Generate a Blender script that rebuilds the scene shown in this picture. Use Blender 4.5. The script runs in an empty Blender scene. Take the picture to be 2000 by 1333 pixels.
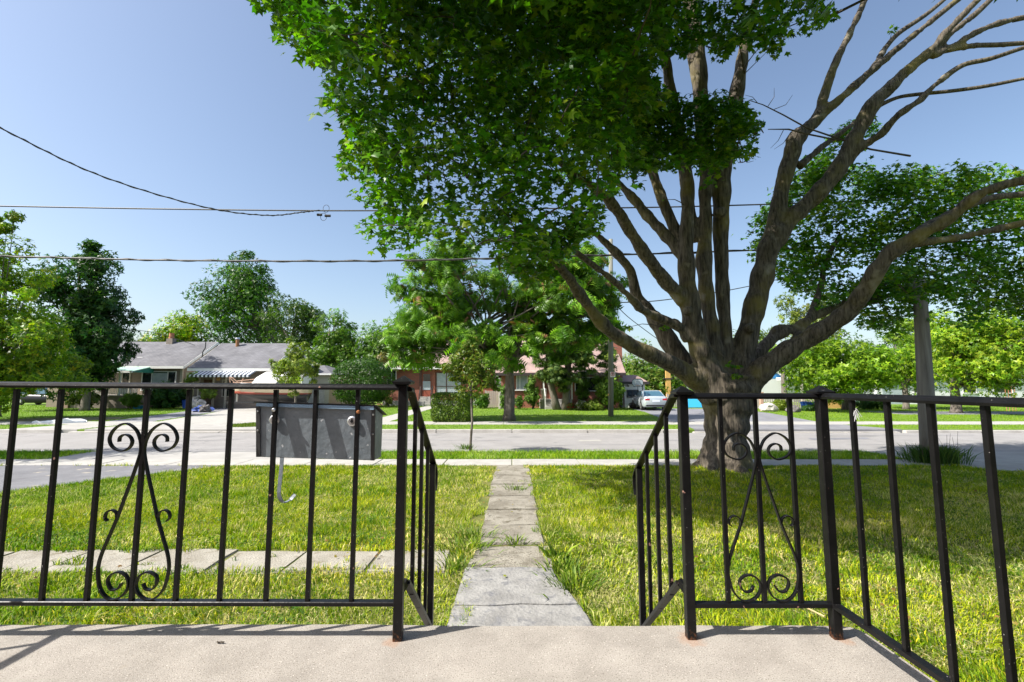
import bpy, bmesh, math, random
import numpy as np
from mathutils import Vector, Matrix, noise as mnoise
R = math.radians
random.seed(7); rng = np.random.default_rng(7)
S = bpy.context.scene
COL = S.collection

# ------------------------------------------------------------------ camera, sky, sun, exposure
HC, F, PITCH = 1.72, 900.0, math.atan(88.5/900)
cam_d = bpy.data.cameras.new('camera'); cam = bpy.data.objects.new('camera', cam_d); COL.objects.link(cam)
cam.location = (0, 0, HC); cam.rotation_euler = (R(90)+PITCH, 0, 0)
cam_d.sensor_width = 36; cam_d.lens = 36*F/2000; cam_d.clip_start = .05; cam_d.clip_end = 3000
S.camera = cam
SUN_AZ = Vector((.93, .36)).normalized(); SUN_EL = R(47)          # horizontal direction the light travels, elevation
W = bpy.data.worlds.new('World'); S.world = W; W.use_nodes = True
nt = W.node_tree; bg = nt.nodes['Background']
sky = nt.nodes.new('ShaderNodeTexSky'); sky.sky_type = 'NISHITA'; sky.sun_disc = False
sky.sun_elevation = SUN_EL; sky.sun_rotation = math.atan2(-SUN_AZ.x, -SUN_AZ.y)
sky.air_density = 1.0; sky.dust_density = 2.2; sky.ozone_density = .6
nt.links.new(sky.outputs[0], bg.inputs[0]); bg.inputs[1].default_value = .11
sl = bpy.data.lights.new('sun', 'SUN'); sl.energy = 4.8; sl.angle = R(.5); sl.color = (1, .95, .87)
so = bpy.data.objects.new('sun', sl); COL.objects.link(so)
sdir = Vector((SUN_AZ.x*math.cos(SUN_EL), SUN_AZ.y*math.cos(SUN_EL), -math.sin(SUN_EL)))
so.rotation_euler = sdir.to_track_quat('-Z', 'Y').to_euler(); so.location = (-20, -10, 25)
vs = S.view_settings; vs.view_transform = 'Standard'; vs.look = 'None'; vs.gamma = 1; vs.exposure = .95
S.cycles.max_bounces = 8; S.cycles.transparent_max_bounces = 8
S.cycles.use_denoising = True

# ------------------------------------------------------------------ pixel helpers (2000 x 1333 photograph -> place)
cp, sp = math.cos(PITCH), math.sin(PITCH)
def ray(u, v):
    x = (u-1000)/F; y = (666.5-v)/F
    return Vector((x, cp-y*sp, sp+y*cp))
def at(u, v, Y):
    d = ray(u, v); t = Y/d.y
    return Vector((d.x*t, Y, HC+d.z*t))
def gr(u, v, z=0):
    d = ray(u, v); t = (z-HC)/d.z
    return Vector((d.x*t, d.y*t, z))
def proj(p):
    p = np.asarray(p, float); y = p[..., 1]; z = p[..., 2]-HC
    f = y*cp+z*sp; up = -y*sp+z*cp
    return 1000+F*p[..., 0]/f, 666.5-F*up/f
def inpoly(u, v, poly):
    u = np.asarray(u); v = np.asarray(v); ins = np.zeros(u.shape, bool); n = len(poly); j = n-1
    for i in range(n):
        xi, yi = poly[i]; xj, yj = poly[j]
        c = ((yi > v) != (yj > v)) & (u < (xj-xi)*(v-yi)/((yj-yi) or 1e-9)+xi)
        ins ^= c; j = i
    return ins
_lat = rng.random((64, 64))
def vnoise(x, y, s=1.0):
    x = np.asarray(x)/s; y = np.asarray(y)/s
    xi = np.floor(x).astype(int); yi = np.floor(y).astype(int); fx = x-xi; fy = y-yi
    fx = fx*fx*(3-2*fx); fy = fy*fy*(3-2*fy)
    L = lambda a, b: _lat[a % 64, b % 64]
    return (L(xi, yi)*(1-fx)+L(xi+1, yi)*fx)*(1-fy)+(L(xi, yi+1)*(1-fx)+L(xi+1, yi+1)*fx)*fy

# ------------------------------------------------------------------ materials
MATS = {}
def mat(name, c1, c2=None, scale=8, rough=.7, bump=0, bscale=60, metal=0, spec=.4, stretch=(1, 1, 1), contrast=(.35, .65), extra=None):
    if name in MATS: return MATS[name]
    m = bpy.data.materials.new(name); m.use_nodes = True; MATS[name] = m
    n, l = m.node_tree.nodes, m.node_tree.links; P = n['Principled BSDF']
    P.inputs['Roughness'].default_value = rough; P.inputs['Metallic'].default_value = metal
    P.inputs['Specular IOR Level'].default_value = spec
    P.inputs['Base Color'].default_value = (*c1, 1)
    tc = n.new('ShaderNodeTexCoord'); mp = n.new('ShaderNodeMapping'); mp.inputs['Scale'].default_value = stretch
    l.new(tc.outputs['Object'], mp.inputs[0]); col = None
    if c2 is not None:
        t = n.new('ShaderNodeTexNoise'); t.inputs['Scale'].default_value = scale; t.inputs['Detail'].default_value = 6; t.inputs['Roughness'].default_value = .65
        l.new(mp.outputs[0], t.inputs[0])
        r = n.new('ShaderNodeValToRGB'); r.color_ramp.elements[0].position = contrast[0]; r.color_ramp.elements[1].position = contrast[1]
        r.color_ramp.elements[0].color = (*c1, 1); r.color_ramp.elements[1].color = (*c2, 1)
        l.new(t.outputs[0], r.inputs[0]); col = r.outputs[0]; l.new(col, P.inputs['Base Color'])
    if bump:
        t = n.new('ShaderNodeTexNoise'); t.inputs['Scale'].default_value = bscale; t.inputs['Detail'].default_value = 5
        l.new(mp.outputs[0], t.inputs[0]); b = n.new('ShaderNodeBump'); b.inputs['Strength'].default_value = bump; b.inputs['Distance'].default_value = .02
        l.new(t.outputs[0], b.inputs['Height']); l.new(b.outputs[0], P.inputs['Normal'])
    if extra: extra(m, n, l, P, mp, col)
    return m
def mixin(n, l, P, fac, color, prev):
    mx = n.new('ShaderNodeMix'); mx.data_type = 'RGBA'; l.new(fac, mx.inputs[0])
    if prev is None: mx.inputs[6].default_value = P.inputs['Base Color'].default_value
    else: l.new(prev, mx.inputs[6])
    mx.inputs[7].default_value = (*color, 1); l.new(mx.outputs[2], P.inputs['Base Color']); return mx.outputs[2]
def thresh(n, l, vec, scale, lo, hi, detail=3):
    t = n.new('ShaderNodeTexNoise'); t.inputs['Scale'].default_value = scale; t.inputs['Detail'].default_value = detail
    l.new(vec, t.inputs[0]); r = n.new('ShaderNodeMapRange'); r.inputs[1].default_value = lo; r.inputs[2].default_value = hi
    l.new(t.outputs[0], r.inputs[0]); return r.outputs[0]
def ex_chips(m, n, l, P, mp, col):                       # chips and specks on black paint
    c = mixin(n, l, P, thresh(n, l, mp.outputs[0], 190, .725, .755), (.30, .29, .28), col)
    return mixin(n, l, P, thresh(n, l, mp.outputs[0], 34, .735, .75), (.26, .15, .12), c)
def ex_paint(m, n, l, P, mp, col):                       # and rust at the foot
    c = ex_chips(m, n, l, P, mp, col)
    sx = n.new('ShaderNodeSeparateXYZ'); l.new(mp.outputs[0], sx.inputs[0])
    t = n.new('ShaderNodeTexNoise'); t.inputs['Scale'].default_value = 110; t.inputs['Detail'].default_value = 6; l.new(mp.outputs[0], t.inputs[0])
    a = n.new('ShaderNodeMath'); a.operation = 'MULTIPLY_ADD'; l.new(t.outputs[0], a.inputs[0]); a.inputs[1].default_value = .16; l.new(sx.outputs[2], a.inputs[2])
    r = n.new('ShaderNodeMapRange'); r.inputs[1].default_value = .098; r.inputs[2].default_value = .066; l.new(a.outputs[0], r.inputs[0])
    mixin(n, l, P, r.outputs[0], (.11, .045, .022), c)
def ex_speck(sc, col_, lo, hi):
    def f(m, n, l, P, mp, col): mixin(n, l, P, thresh(n, l, mp.outputs[0], sc, lo, hi), col_, col)
    return f
def ex_slab(m, n, l, P, mp, col):
    c = mixin(n, l, P, thresh(n, l, mp.outputs[0], 7, .56, .70, 8), (.115, .10, .068), col)
    c = mixin(n, l, P, thresh(n, l, mp.outputs[0], 45, .60, .68), (.10, .085, .06), c)
    mixin(n, l, P, thresh(n, l, mp.outputs[0], 70, .66, .72), (.38, .36, .31), c)
def ex_porch(m, n, l, P, mp, col):
    c = mixin(n, l, P, thresh(n, l, mp.outputs[0], 230, .575, .67), (.14, .118, .095), col)
    c = mixin(n, l, P, thresh(n, l, mp.outputs[0], 210, .64, .70), (.58, .54, .48), c)
    c = mixin(n, l, P, thresh(n, l, mp.outputs[0], 5, .74, .80), (.33, .27, .20), c)
    V = n.new('ShaderNodeTexCoord').outputs['Object']; prev = c
    for (x, y, r0) in ((-.383, 1.555, .05), (.578, 1.575, .062), (1.066, 1.565, .045)):   # rust run-off round the post feet
        d = n.new('ShaderNodeVectorMath'); d.operation = 'DISTANCE'; l.new(V, d.inputs[0]); d.inputs[1].default_value = (x, y, .909)
        t = n.new('ShaderNodeTexNoise'); t.inputs['Scale'].default_value = 40; l.new(V, t.inputs[0])
        a = n.new('ShaderNodeMath'); a.operation = 'MULTIPLY_ADD'; l.new(t.outputs[0], a.inputs[0]); a.inputs[1].default_value = .05; l.new(d.outputs[1], a.inputs[2])
        r = n.new('ShaderNodeMapRange'); r.inputs[1].default_value = r0+.012; r.inputs[2].default_value = r0-.008; r.inputs[4].default_value = .32; l.new(a.outputs[0], r.inputs[0])
        prev = mixin(n, l, P, r.outputs[0], (.36, .16, .06), prev)
def ex_bark(m, n, l, P, mp, col):                        # lichen and moss patches with a shape of their own
    V = n.new('ShaderNodeTexCoord').outputs['Object']
    c = mixin(n, l, P, thresh(n, l, V, 1.6, .52, .72, 8), (.17, .14, .04), col)
    mixin(n, l, P, thresh(n, l, V, 3.2, .60, .78, 9), (.24, .215, .18), c)
def ex_road(m, n, l, P, mp, col):
    c = mixin(n, l, P, thresh(n, l, mp.outputs[0], 130, .60, .66), (.17, .165, .16), col)
    c = mixin(n, l, P, thresh(n, l, mp.outputs[0], .55, .60, .66, 8), (.20, .195, .19), c)
    mixin(n, l, P, thresh(n, l, mp.outputs[0], 2.3, .70, .74, 6), (.13, .13, .13), c)
def wallvec(n, l):
    tc = n.new('ShaderNodeTexCoord'); s = n.new('ShaderNodeSeparateXYZ'); l.new(tc.outputs['Object'], s.inputs[0])
    a = n.new('ShaderNodeMath'); l.new(s.outputs[0], a.inputs[0]); l.new(s.outputs[1], a.inputs[1])
    c = n.new('ShaderNodeCombineXYZ'); l.new(a.outputs[0], c.inputs[0]); l.new(s.outputs[2], c.inputs[1]); return c.outputs[0]
def brick(name, c1, c2, mortar, bw=.21, bh=.075, ms=.012, rough=.85):
    m = bpy.data.materials.new(name); m.use_nodes = True; n, l = m.node_tree.nodes, m.node_tree.links; P = n['Principled BSDF']
    b = n.new('ShaderNodeTexBrick'); b.inputs['Scale'].default_value = 1; b.inputs['Brick Width'].default_value = bw; b.inputs['Row Height'].default_value = bh
    b.inputs['Mortar Size'].default_value = ms; b.inputs['Color1'].default_value = (*c1, 1); b.inputs['Color2'].default_value = (*c2, 1); b.inputs['Mortar'].default_value = (*mortar, 1)
    l.new(wallvec(n, l), b.inputs[0]); l.new(b.outputs[0], P.inputs['Base Color']); P.inputs['Roughness'].default_value = rough; return m
def shingle(name, c1, c2):
    m = bpy.data.materials.new(name); m.use_nodes = True; n, l = m.node_tree.nodes, m.node_tree.links; P = n['Principled BSDF']
    tc = n.new('ShaderNodeTexCoord')
    b = n.new('ShaderNodeTexBrick'); b.inputs['Scale'].default_value = 1; b.inputs['Brick Width'].default_value = .35; b.inputs['Row Height'].default_value = .13; b.inputs['Mortar Size'].default_value = .012
    b.inputs['Color1'].default_value = (*c1, 1); b.inputs['Color2'].default_value = (*c2, 1); b.inputs['Mortar'].default_value = (*[x*.7 for x in c1], 1)
    l.new(tc.outputs['Object'], b.inputs[0])
    t = n.new('ShaderNodeTexNoise'); t.inputs['Scale'].default_value = .9; t.inputs['Detail'].default_value = 6; l.new(tc.outputs['Object'], t.inputs[0])
    r = n.new('ShaderNodeMapRange'); r.inputs[1].default_value = .3; r.inputs[2].default_value = .7; r.inputs[3].default_value = .75; r.inputs[4].default_value = 1.2; l.new(t.outputs[0], r.inputs[0])
    mx = n.new('ShaderNodeVectorMath'); mx.operation = 'SCALE'; l.new(b.outputs[0], mx.inputs[0]); l.new(r.outputs[0], mx.inputs['Scale'])
    l.new(mx.outputs[0], P.inputs['Base Color']); P.inputs['Roughness'].default_value = .9; return m
def leafmat(name, trans=.42, rough=.40, spec=.28):
    m = bpy.data.materials.new(name); m.use_nodes = True; n, l = m.node_tree.nodes, m.node_tree.links; P = n['Principled BSDF']
    a = n.new('ShaderNodeAttribute'); a.attribute_name = 'Col'; l.new(a.outputs[0], P.inputs['Base Color'])
    P.inputs['Roughness'].default_value = rough; P.inputs['Specular IOR Level'].default_value = spec
    T = n.new('ShaderNodeBsdfTranslucent'); h = n.new('ShaderNodeMix'); h.data_type = 'RGBA'; h.blend_type = 'MULTIPLY'; h.inputs[0].default_value = 1
    l.new(a.outputs[0], h.inputs[6]); h.inputs[7].default_value = (1.0, 1.3, .35, 1); l.new(h.outputs[2], T.inputs[0])
    M = n.new('ShaderNodeMixShader'); M.inputs[0].default_value = trans; l.new(P.outputs[0], M.inputs[1]); l.new(T.outputs[0], M.inputs[2])
    l.new(M.outputs[0], n['Material Output'].inputs[0]); return m
M_leaf = leafmat('leaf'); M_grass = leafmat('grass_blade', .3, .55, .25); M_needle = leafmat('needle', .12, .6, .2)
M_paint = mat('black_railing_paint', (.004, .004, .0045), (.009, .0085, .009), 14, .38, .05, 60, spec=.22, extra=ex_chips)
M_paint_r = mat('rust_footed_railing_paint', (.004, .004, .0045), (.009, .0085, .009), 14, .38, .05, 60, spec=.22, extra=ex_paint)
M_porch = mat('porch_concrete', (.275, .25, .22), (.355, .325, .288), 7, .92, .35, 480, extra=ex_porch)
M_slab = mat('path_slab_concrete', (.18, .162, .128), (.29, .268, .222), 2.6, .95, .7, 60, contrast=(.38, .60), extra=ex_slab)
M_slab2 = mat('side_slab_concrete', (.24, .22, .18), (.34, .32, .275), 2.6, .95, .6, 60, extra=ex_speck(8, (.19, .165, .12), .58, .70))
M_landing = mat('landing_slab_concrete', (.195, .19, .182), (.30, .293, .28), 5, .9, .5, 40, extra=ex_speck(13, (.165, .165, .17), .54, .68))
M_walk = mat('sidewalk_concrete', (.32, .308, .28), (.39, .378, .35), 3, .9, .25, 60)
M_walkB = mat('apron_concrete', (.29, .28, .26), (.37, .357, .335), 1.2, .9, .25, 60)
M_road = mat('road_asphalt', (.245, .235, .228), (.295, .284, .276), 1.1, .9, .4, 90, extra=ex_road)
M_drive = mat('driveway_asphalt', (.125, .125, .135), (.19, .19, .20), 1.6, .8, .5, 60, extra=ex_speck(3, (.33, .30, .25), .63, .70))
M_drive2 = mat('driveway_dark_asphalt', (.16, .16, .175), (.23, .23, .245), 1.3, .8, .4, 60)
M_kerb = mat('kerb_concrete', (.38, .36, .33), (.50, .48, .45), 2.5, .9, .3, 50)
M_soil = mat('lawn_soil', (.08, .11, .014), (.15, .15, .035), 2.2, 1, .6, 40, extra=ex_speck(9, (.20, .16, .08), .58, .72))
M_farlawn = mat('far_lawn_soil', (.09, .17, .012), (.14, .22, .018), 1.1, 1, .5, 30)
M_bark = mat('maple_bark', (.03, .024, .018), (.15, .125, .095), 22, .95, 1.0, 30, stretch=(1, 1, .14), extra=ex_bark)
M_bark2 = mat('grey_bark', (.09, .075, .06), (.20, .175, .15), 12, .95, .8, 22, stretch=(1, 1, .25))
M_twig = mat('twig_bark', (.05, .04, .03), (.11, .09, .07), 10, .9)
M_pole = mat('weathered_pole_wood', (.12, .108, .095), (.25, .232, .21), 9, .9, .8, 30, stretch=(1, 1, .06))
M_pole2 = mat('green_tinted_pole_wood', (.16, .165, .14), (.24, .24, .205), 9, .9, .4, 30, stretch=(1, 1, .06))
M_wire = mat('black_cable', (.03, .03, .032), (.09, .09, .09), 30, .5)
M_galv = mat('galvanised_steel', (.15, .178, .202), (.21, .242, .27), 22, .38, .12, 60, metal=.12, spec=.5, extra=ex_speck(48, (.62, .64, .66), .70, .73))
M_darkmetal = mat('dark_metal', (.03, .03, .032), (.05, .05, .05), 20, .45)
M_steel = mat('bright_steel', (.55, .56, .57), (.62, .62, .62), 40, .3, metal=.8)
M_skylip = mat('lid_lip_sky_reflection', (.26, .40, .55), (.30, .45, .6), 30, .25, metal=.25)  # blue of the reflected sky is painted into the lip's base colour
M_rust = mat('rust', (.25, .09, .03), (.35, .14, .05), 60, .9)
M_white = mat('white_paint', (.74, .74, .72), (.80, .80, .79), 6, .6)
M_black = mat('black_rubber', (.015, .015, .016), None, rough=.7)
M_glass = mat('window_glass', (.02, .025, .03), None, rough=.06, spec=.9)
M_curtain = mat('curtain_pane', (.30, .36, .40), (.42, .47, .5), 3, .25)
M_bbeige = brick('beige_brick', (.30, .225, .155), (.22, .165, .12), (.26, .23, .20))
M_bgrey = brick('grey_brown_brick', (.26, .21, .16), (.19, .155, .125), (.25, .22, .2))
M_bred = brick('red_brick', (.36, .09, .045), (.24, .06, .035), (.28, .20, .16), ms=.009)
M_bbrown = brick('brown_brick', (.20, .10, .07), (.28, .15, .10), (.3, .26, .22))
M_siding = brick('white_siding', (.70, .71, .72), (.70, .71, .72), (.45, .46, .48), 6, .12, .012, .5)
M_sidbeige = brick('beige_siding', (.48, .41, .33), (.48, .41, .33), (.33, .28, .23), 6, .12, .01, .6)
M_sidpale = brick('pale_yellow_siding', (.50, .46, .37), (.50, .46, .37), (.40, .36, .29), 6, .15, .01, .6)
M_sidblue = brick('blue_siding', (.05, .25, .58), (.05, .25, .58), (.03, .15, .38), 6, .15, .012, .5)
M_rgrey = shingle('grey_shingles', (.125, .125, .138), (.165, .165, .178)); M_rpink = shingle('pink_brown_shingles', (.37, .265, .235), (.30, .21, .19))
M_rdark = mat('dark_fascia', (.05, .04, .04), None, rough=.6)
M_green = mat('green_awning_metal', (.03, .22, .15), (.05, .28, .20), 4, .45)
M_greenl = mat('pale_green_awning_metal', (.32, .50, .40), None, rough=.5)
M_awn_w = mat('white_awning_slat', (.62, .66, .72), None, rough=.4); M_awn_b = mat('navy_awning_slat', (.03, .04, .06), None, rough=.5)
M_door = mat('dark_brown_door', (.09, .035, .025), (.13, .05, .035), 8, .5)
M_reddoor = mat('red_brown_panel', (.27, .07, .04), None, rough=.6)
M_gwood = mat('weathered_fence_wood', (.33, .29, .25), (.45, .40, .35), 5, .9, stretch=(4, 4, .4))
M_owood = mat('new_orange_wood', (.58, .34, .10), (.68, .42, .15), 5, .8, stretch=(4, 4, .4))
M_pinkwood = mat('pink_brown_wood', (.46, .28, .20), (.52, .34, .25), 5, .8)
M_blue = mat('blue_plastic', (.02, .09, .50), (.03, .12, .58), 4, .4); M_cyan = mat('light_blue_plastic', (.04, .33, .62), None, rough=.4)
M_navy = mat('navy_tarp', (.02, .05, .22), (.04, .09, .35), 9, .6, .6, 14)
M_silver = mat('silver_car_paint', (.52, .58, .62), None, rough=.22, metal=.35, spec=.6)
M_darkcar = mat('dark_car_paint', (.012, .013, .018), None, rough=.3, spec=.25)
M_cglass = mat('car_glass', (.05, .12, .17), None, rough=.08, spec=.9)
M_tail = mat('tail_light', (.45, .02, .03), None, rough=.25); M_plate = mat('licence_plate', (.7, .74, .82), None, rough=.5)
M_cream = mat('cream_hull', (.60, .52, .38), None, rough=.35); M_canvas = mat('white_canvas', (.66, .66, .64), (.74, .74, .72), 3, .8)
M_hullred = mat('red_stripe', (.28, .05, .03), None, rough=.4); M_tarp = mat('grey_tarp', (.09, .085, .085), (.17, .155, .15), 5, .8, .8, 8)
M_terr = mat('terracotta', (.40, .16, .08), (.48, .22, .12), 6, .8); M_stone = mat('pale_stone', (.42, .38, .34), (.60, .56, .52), 5, .95, .5, 18)
M_sheet = mat('white_plastic_sheet', (.72, .76, .80), (.80, .82, .84), 5, .5)
M_brass = mat('brown_wood', (.26, .12, .05), (.34, .17, .08), 7, .7)
M_signblk = mat('sign_print_black', (.03, .03, .03), None, rough=.5); M_signred = mat('sign_print_red', (.55, .03, .03), None, rough=.5)
M_web = mat('pale_web_fluff', (.55, .55, .56), None, rough=1)
M_straw = mat('dry_straw', (.42, .33, .16), (.5, .4, .2), 20, .9)
M_shadegreen = mat('pale_green_panel', (.33, .37, .25), None, rough=.7)

# ------------------------------------------------------------------ mesh builder, things
def tag(o, label=None, cat=None, group=None, kind=None):
    for k, v in (('label', label), ('category', cat), ('group', group), ('kind', kind)):
        if v: o[k] = v
    return o
def thing(name, label, cat, loc=(0, 0, 0), group=None, rz=0):
    o = bpy.data.objects.new(name, None); COL.objects.link(o); o.location = loc; o.rotation_euler = (0, 0, rz); o.empty_display_size = .2
    return tag(o, label, cat, group)
def origin(o):
    while o is not None and o.parent is not None: o = o.parent
    return Vector(o.location) if o is not None else Vector((0, 0, 0))
def link(name, me, m, parent=None):
    o = bpy.data.objects.new(name, me); COL.objects.link(o)
    if m is not None and not me.materials: me.materials.append(m)
    if parent is not None: o.parent = parent
    return o
class MB:
    def __init__(s): s.v = []; s.f = []
    def poly(s, pts):
        i = len(s.v); s.v += [tuple(p) for p in pts]; s.f.append(tuple(range(i, i+len(pts)))); return s
    def box(s, x0, x1, y0, y1, z0, z1):
        i = len(s.v); s.v += [(x, y, z) for z in (z0, z1) for y in (y0, y1) for x in (x0, x1)]
        s.f += [tuple(i+k for k in q) for q in ((0, 2, 3, 1), (4, 5, 7, 6), (0, 1, 5, 4), (2, 6, 7, 3), (0, 4, 6, 2), (1, 3, 7, 5))]; return s
    def hexa(s, b, t):                                   # four bottom points, four top points
        i = len(s.v); s.v += [tuple(p) for p in b]+[tuple(p) for p in t]
        s.f += [(i+3, i+2, i+1, i), (i+4, i+5, i+6, i+7)]+[(i+k, i+(k+1) % 4, i+4+(k+1) % 4, i+4+k) for k in range(4)]; return s
    def bar(s, a, b, w, h=None, up=(0, 0, 1)):           # rectangular bar from a to b
        a = Vector(a); b = Vector(b); h = h or w; d = (b-a).normalized(); u = Vector(up)
        if abs(d.dot(u)) > .95: u = Vector((0, 1, 0))
        x = d.cross(u).normalized(); y = x.cross(d).normalized()
        q = lambda p: [p+x*sx*w/2+y*sy*h/2 for sx, sy in ((-1, -1), (1, -1), (1, 1), (-1, 1))]
        return s.hexa(q(a), q(b))
    def tube(s, pts, rad, n=8, cap=True, frame=None, sq=1.0):
        pts = [Vector(p) for p in pts]; k = len(pts)
        if not hasattr(rad, '__len__'): rad = [rad]*k
        i0 = len(s.v); prev = None
        for i, p in enumerate(pts):
            d = (pts[min(i+1, k-1)]-pts[max(i-1, 0)])
            d = d.normalized() if d.length > 1e-9 else Vector((0, 0, 1))
            if prev is None:
                u = Vector(frame) if frame else (Vector((0, 0, 1)) if abs(d.z) < .9 else Vector((1, 0, 0)))
            else: u = prev
            x = (u-d*u.dot(d)).normalized(); y = d.cross(x); prev = x
            for j in range(n):
                a = 2*math.pi*j/n; s.v.append(tuple(p+(x*math.cos(a)+y*math.sin(a)*sq)*rad[i]))
        for i in range(k-1):
            for j in range(n):
                a = i0+i*n+j; b = i0+i*n+(j+1) % n; s.f.append((a, b, b+n, a+n))
        if cap: s.f.append(tuple(i0+j for j in reversed(range(n)))); s.f.append(tuple(i0+(k-1)*n+j for j in range(n)))
        return s
    def ribbon(s, pts, t, depth, normal=(0, 1, 0)):       # flat bar swept along a planar curve, depth along normal
        pts = [Vector(p) for p in pts]; k = len(pts); N = Vector(normal); i0 = len(s.v)
        for i, p in enumerate(pts):
            d = (pts[min(i+1, k-1)]-pts[max(i-1, 0)]).normalized(); x = d.cross(N).normalized()
            s.v += [tuple(p+x*a*t/2+N*b*depth/2) for a, b in ((-1, -1), (1, -1), (1, 1), (-1, 1))]
        for i in range(k-1):
            for j in range(4):
                a = i0+i*4+j; b = i0+i*4+(j+1) % 4; s.f.append((a, b, b+4, a+4))
        s.f.append((i0+3, i0+2, i0+1, i0)); e = i0+(k-1)*4; s.f.append((e, e+1, e+2, e+3)); return s
    def disc(s, c, axis, r, h, n=16): c = Vector(c); a = Vector(axis).normalized(); return s.tube([c, c+a*h], r, n)
    def prism(s, prof, x0, x1, axis='x'):                 # profile in the other two axes, extruded along axis
        f = (lambda a, b, t: (t, a, b)) if axis == 'x' else ((lambda a, b, t: (a, t, b)) if axis == 'y' else (lambda a, b, t: (a, b, t)))
        i = len(s.v); n = len(prof); s.v += [f(a, b, x0) for a, b in prof]+[f(a, b, x1) for a, b in prof]
        s.f += [tuple(i+k for k in reversed(range(n))), tuple(i+n+k for k in range(n))]+[(i+k, i+(k+1) % n, i+n+(k+1) % n, i+n+k) for k in range(n)]; return s
    def loft(s, rings, cap=True):
        i0 = len(s.v); n = len(rings[0])
        for r in rings: s.v += [tuple(p) for p in r]
        for i in range(len(rings)-1):
            for j in range(n):
                a = i0+i*n+j; b = i0+i*n+(j+1) % n; s.f.append((a, b, b+n, a+n))
        if cap: s.f.append(tuple(i0+j for j in reversed(range(n)))); s.f.append(tuple(i0+(len(rings)-1)*n+j for j in range(n)))
        return s
    def build(s, name, m, parent=None, smooth=False, bevel=0, local=False, sub=0, seg=2):
        o_ = Vector((0, 0, 0)) if local else origin(parent)
        me = bpy.data.meshes.new(name); me.from_pydata([(x-o_.x, y-o_.y, z-o_.z) for x, y, z in s.v], [], s.f)
        bm = bmesh.new(); bm.from_mesh(me); bmesh.ops.recalc_face_normals(bm, faces=bm.faces)
        if bevel: bmesh.ops.bevel(bm, geom=[e for e in bm.edges if len(e.link_faces) == 2 and e.calc_face_angle(0) > .5], offset=bevel, segments=seg, affect='EDGES', clamp_overlap=True)
        if sub: bmesh.ops.subdivide_edges(bm, edges=bm.edges, cuts=sub, use_grid_fill=True)
        bm.to_mesh(me); bm.free()
        if smooth: me.shade_smooth()
        return link(name, me, m, parent)
def struct(name, mb, m, **k): return tag(mb.build(name, m, None, **k), kind='structure')
def rawmesh(name, V, Fc, m, parent=None, col=None, nper=3):
    V = np.ascontiguousarray(V, np.float32).reshape(-1, 3)-np.array(origin(parent), np.float32)
    Fc = np.ascontiguousarray(Fc, np.int32).reshape(-1, nper); nf = len(Fc)
    me = bpy.data.meshes.new(name); me.vertices.add(len(V)); me.vertices.foreach_set('co', V.ravel())
    me.loops.add(nf*nper); me.loops.foreach_set('vertex_index', Fc.ravel())
    me.polygons.add(nf); me.polygons.foreach_set('loop_start', np.arange(0, nf*nper, nper, dtype=np.int32))
    me.update(calc_edges=True)
    if col is not None:
        a = me.color_attributes.new('Col', 'FLOAT_COLOR', 'POINT')
        c = np.ones((len(V), 4), np.float32); c[:, :3] = col; a.data.foreach_set('color', c.ravel())
    return link(name, me, m, parent)
def norm(a): return a/np.maximum(np.linalg.norm(a, axis=-1, keepdims=True), 1e-9)
# leaf templates: (points in leaf plane x, y (tip +y), z bend) and triangles
def tpl_maple():
    tips = [(90, 1.0), (63, .50), (38, .92), (10, .44), (-20, .64), (-90, .26), (200, .64), (170, .44), (142, .92), (117, .50)]
    P = [(0, 0, .05)]+[(r*math.cos(R(a)), r*math.sin(R(a)), -.22*r*r) for a, r in tips]; n = len(tips)
    return np.array(P), np.array([(0, 1+i, 1+(i+1) % n) for i in range(n)])
def tpl_rhomb(w=.45): return np.array([(0, -.5, 0), (w, .05, .10), (0, .6, -.06), (-w, .05, .10)]), np.array([(0, 1, 2), (0, 2, 3)])
def tpl_sprig():                                         # three small leaves off one point
    P = []; T = []
    for a, r in ((90, 1), (20, .8), (165, .85)):
        i = len(P); c, s_ = math.cos(R(a)), math.sin(R(a))
        P += [(c*.12-s_*.27*r, s_*.12+c*.27*r, .05), (c*.12+s_*.27*r, s_*.12-c*.27*r, .05), (c*r, s_*r, -.1)]; T.append((i, i+2, i+1))
    return np.array(P), np.array(T)
def tpl_frond():                                         # drooping pinnate frond
    P = []; T = []
    for k in range(5):
        y = .05+k*.2; z = -.3*y*y
        for sx in (-1, 1):
            i = len(P); P += [(0, y-.08, z), (sx*.34, y+.06, z-.06), (0, y+.09, z)]; T.append((i, i+1, i+2))
    return np.array(P), np.array(T)
def tpl_spray():                                         # conifer spray
    P = []; T = []
    for a, r in ((90, 1), (60, .8), (120, .8), (35, .5), (145, .5)):
        i = len(P); c, s_ = math.cos(R(a)), math.sin(R(a)); P += [(-s_*.10, c*.10, 0), (s_*.10, -c*.10, 0), (c*r, s_*r, -.15*r)]; T.append((i, i+1, i+2))
    return np.array(P), np.array(T)
def leaves(name, pos, nrm, size, tpl, col, m, parent, spin=None, kind=None, up=None):
    P, T = tpl; N = len(pos); n = norm(nrm)
    if up is None:
        h = rng.normal(size=(N, 3))
    else: h = up
    y = norm(h-n*np.sum(h*n, 1, keepdims=True)); x = np.cross(y, n)
    s_ = np.asarray(size).reshape(-1, 1, 1)*np.ones((N, 1, 1))
    V = pos[:, None, :]+s_*(P[None, :, 0:1]*x[:, None, :]+P[None, :, 1:2]*y[:, None, :]+P[None, :, 2:3]*n[:, None, :])
    Fc = (T[None]+(np.arange(N)*len(P))[:, None, None]).reshape(-1, 3)
    o = rawmesh(name, V.reshape(-1, 3), Fc, m, parent, np.repeat(col, len(P), axis=0))
    if kind: o['kind'] = kind
    return o
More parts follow.
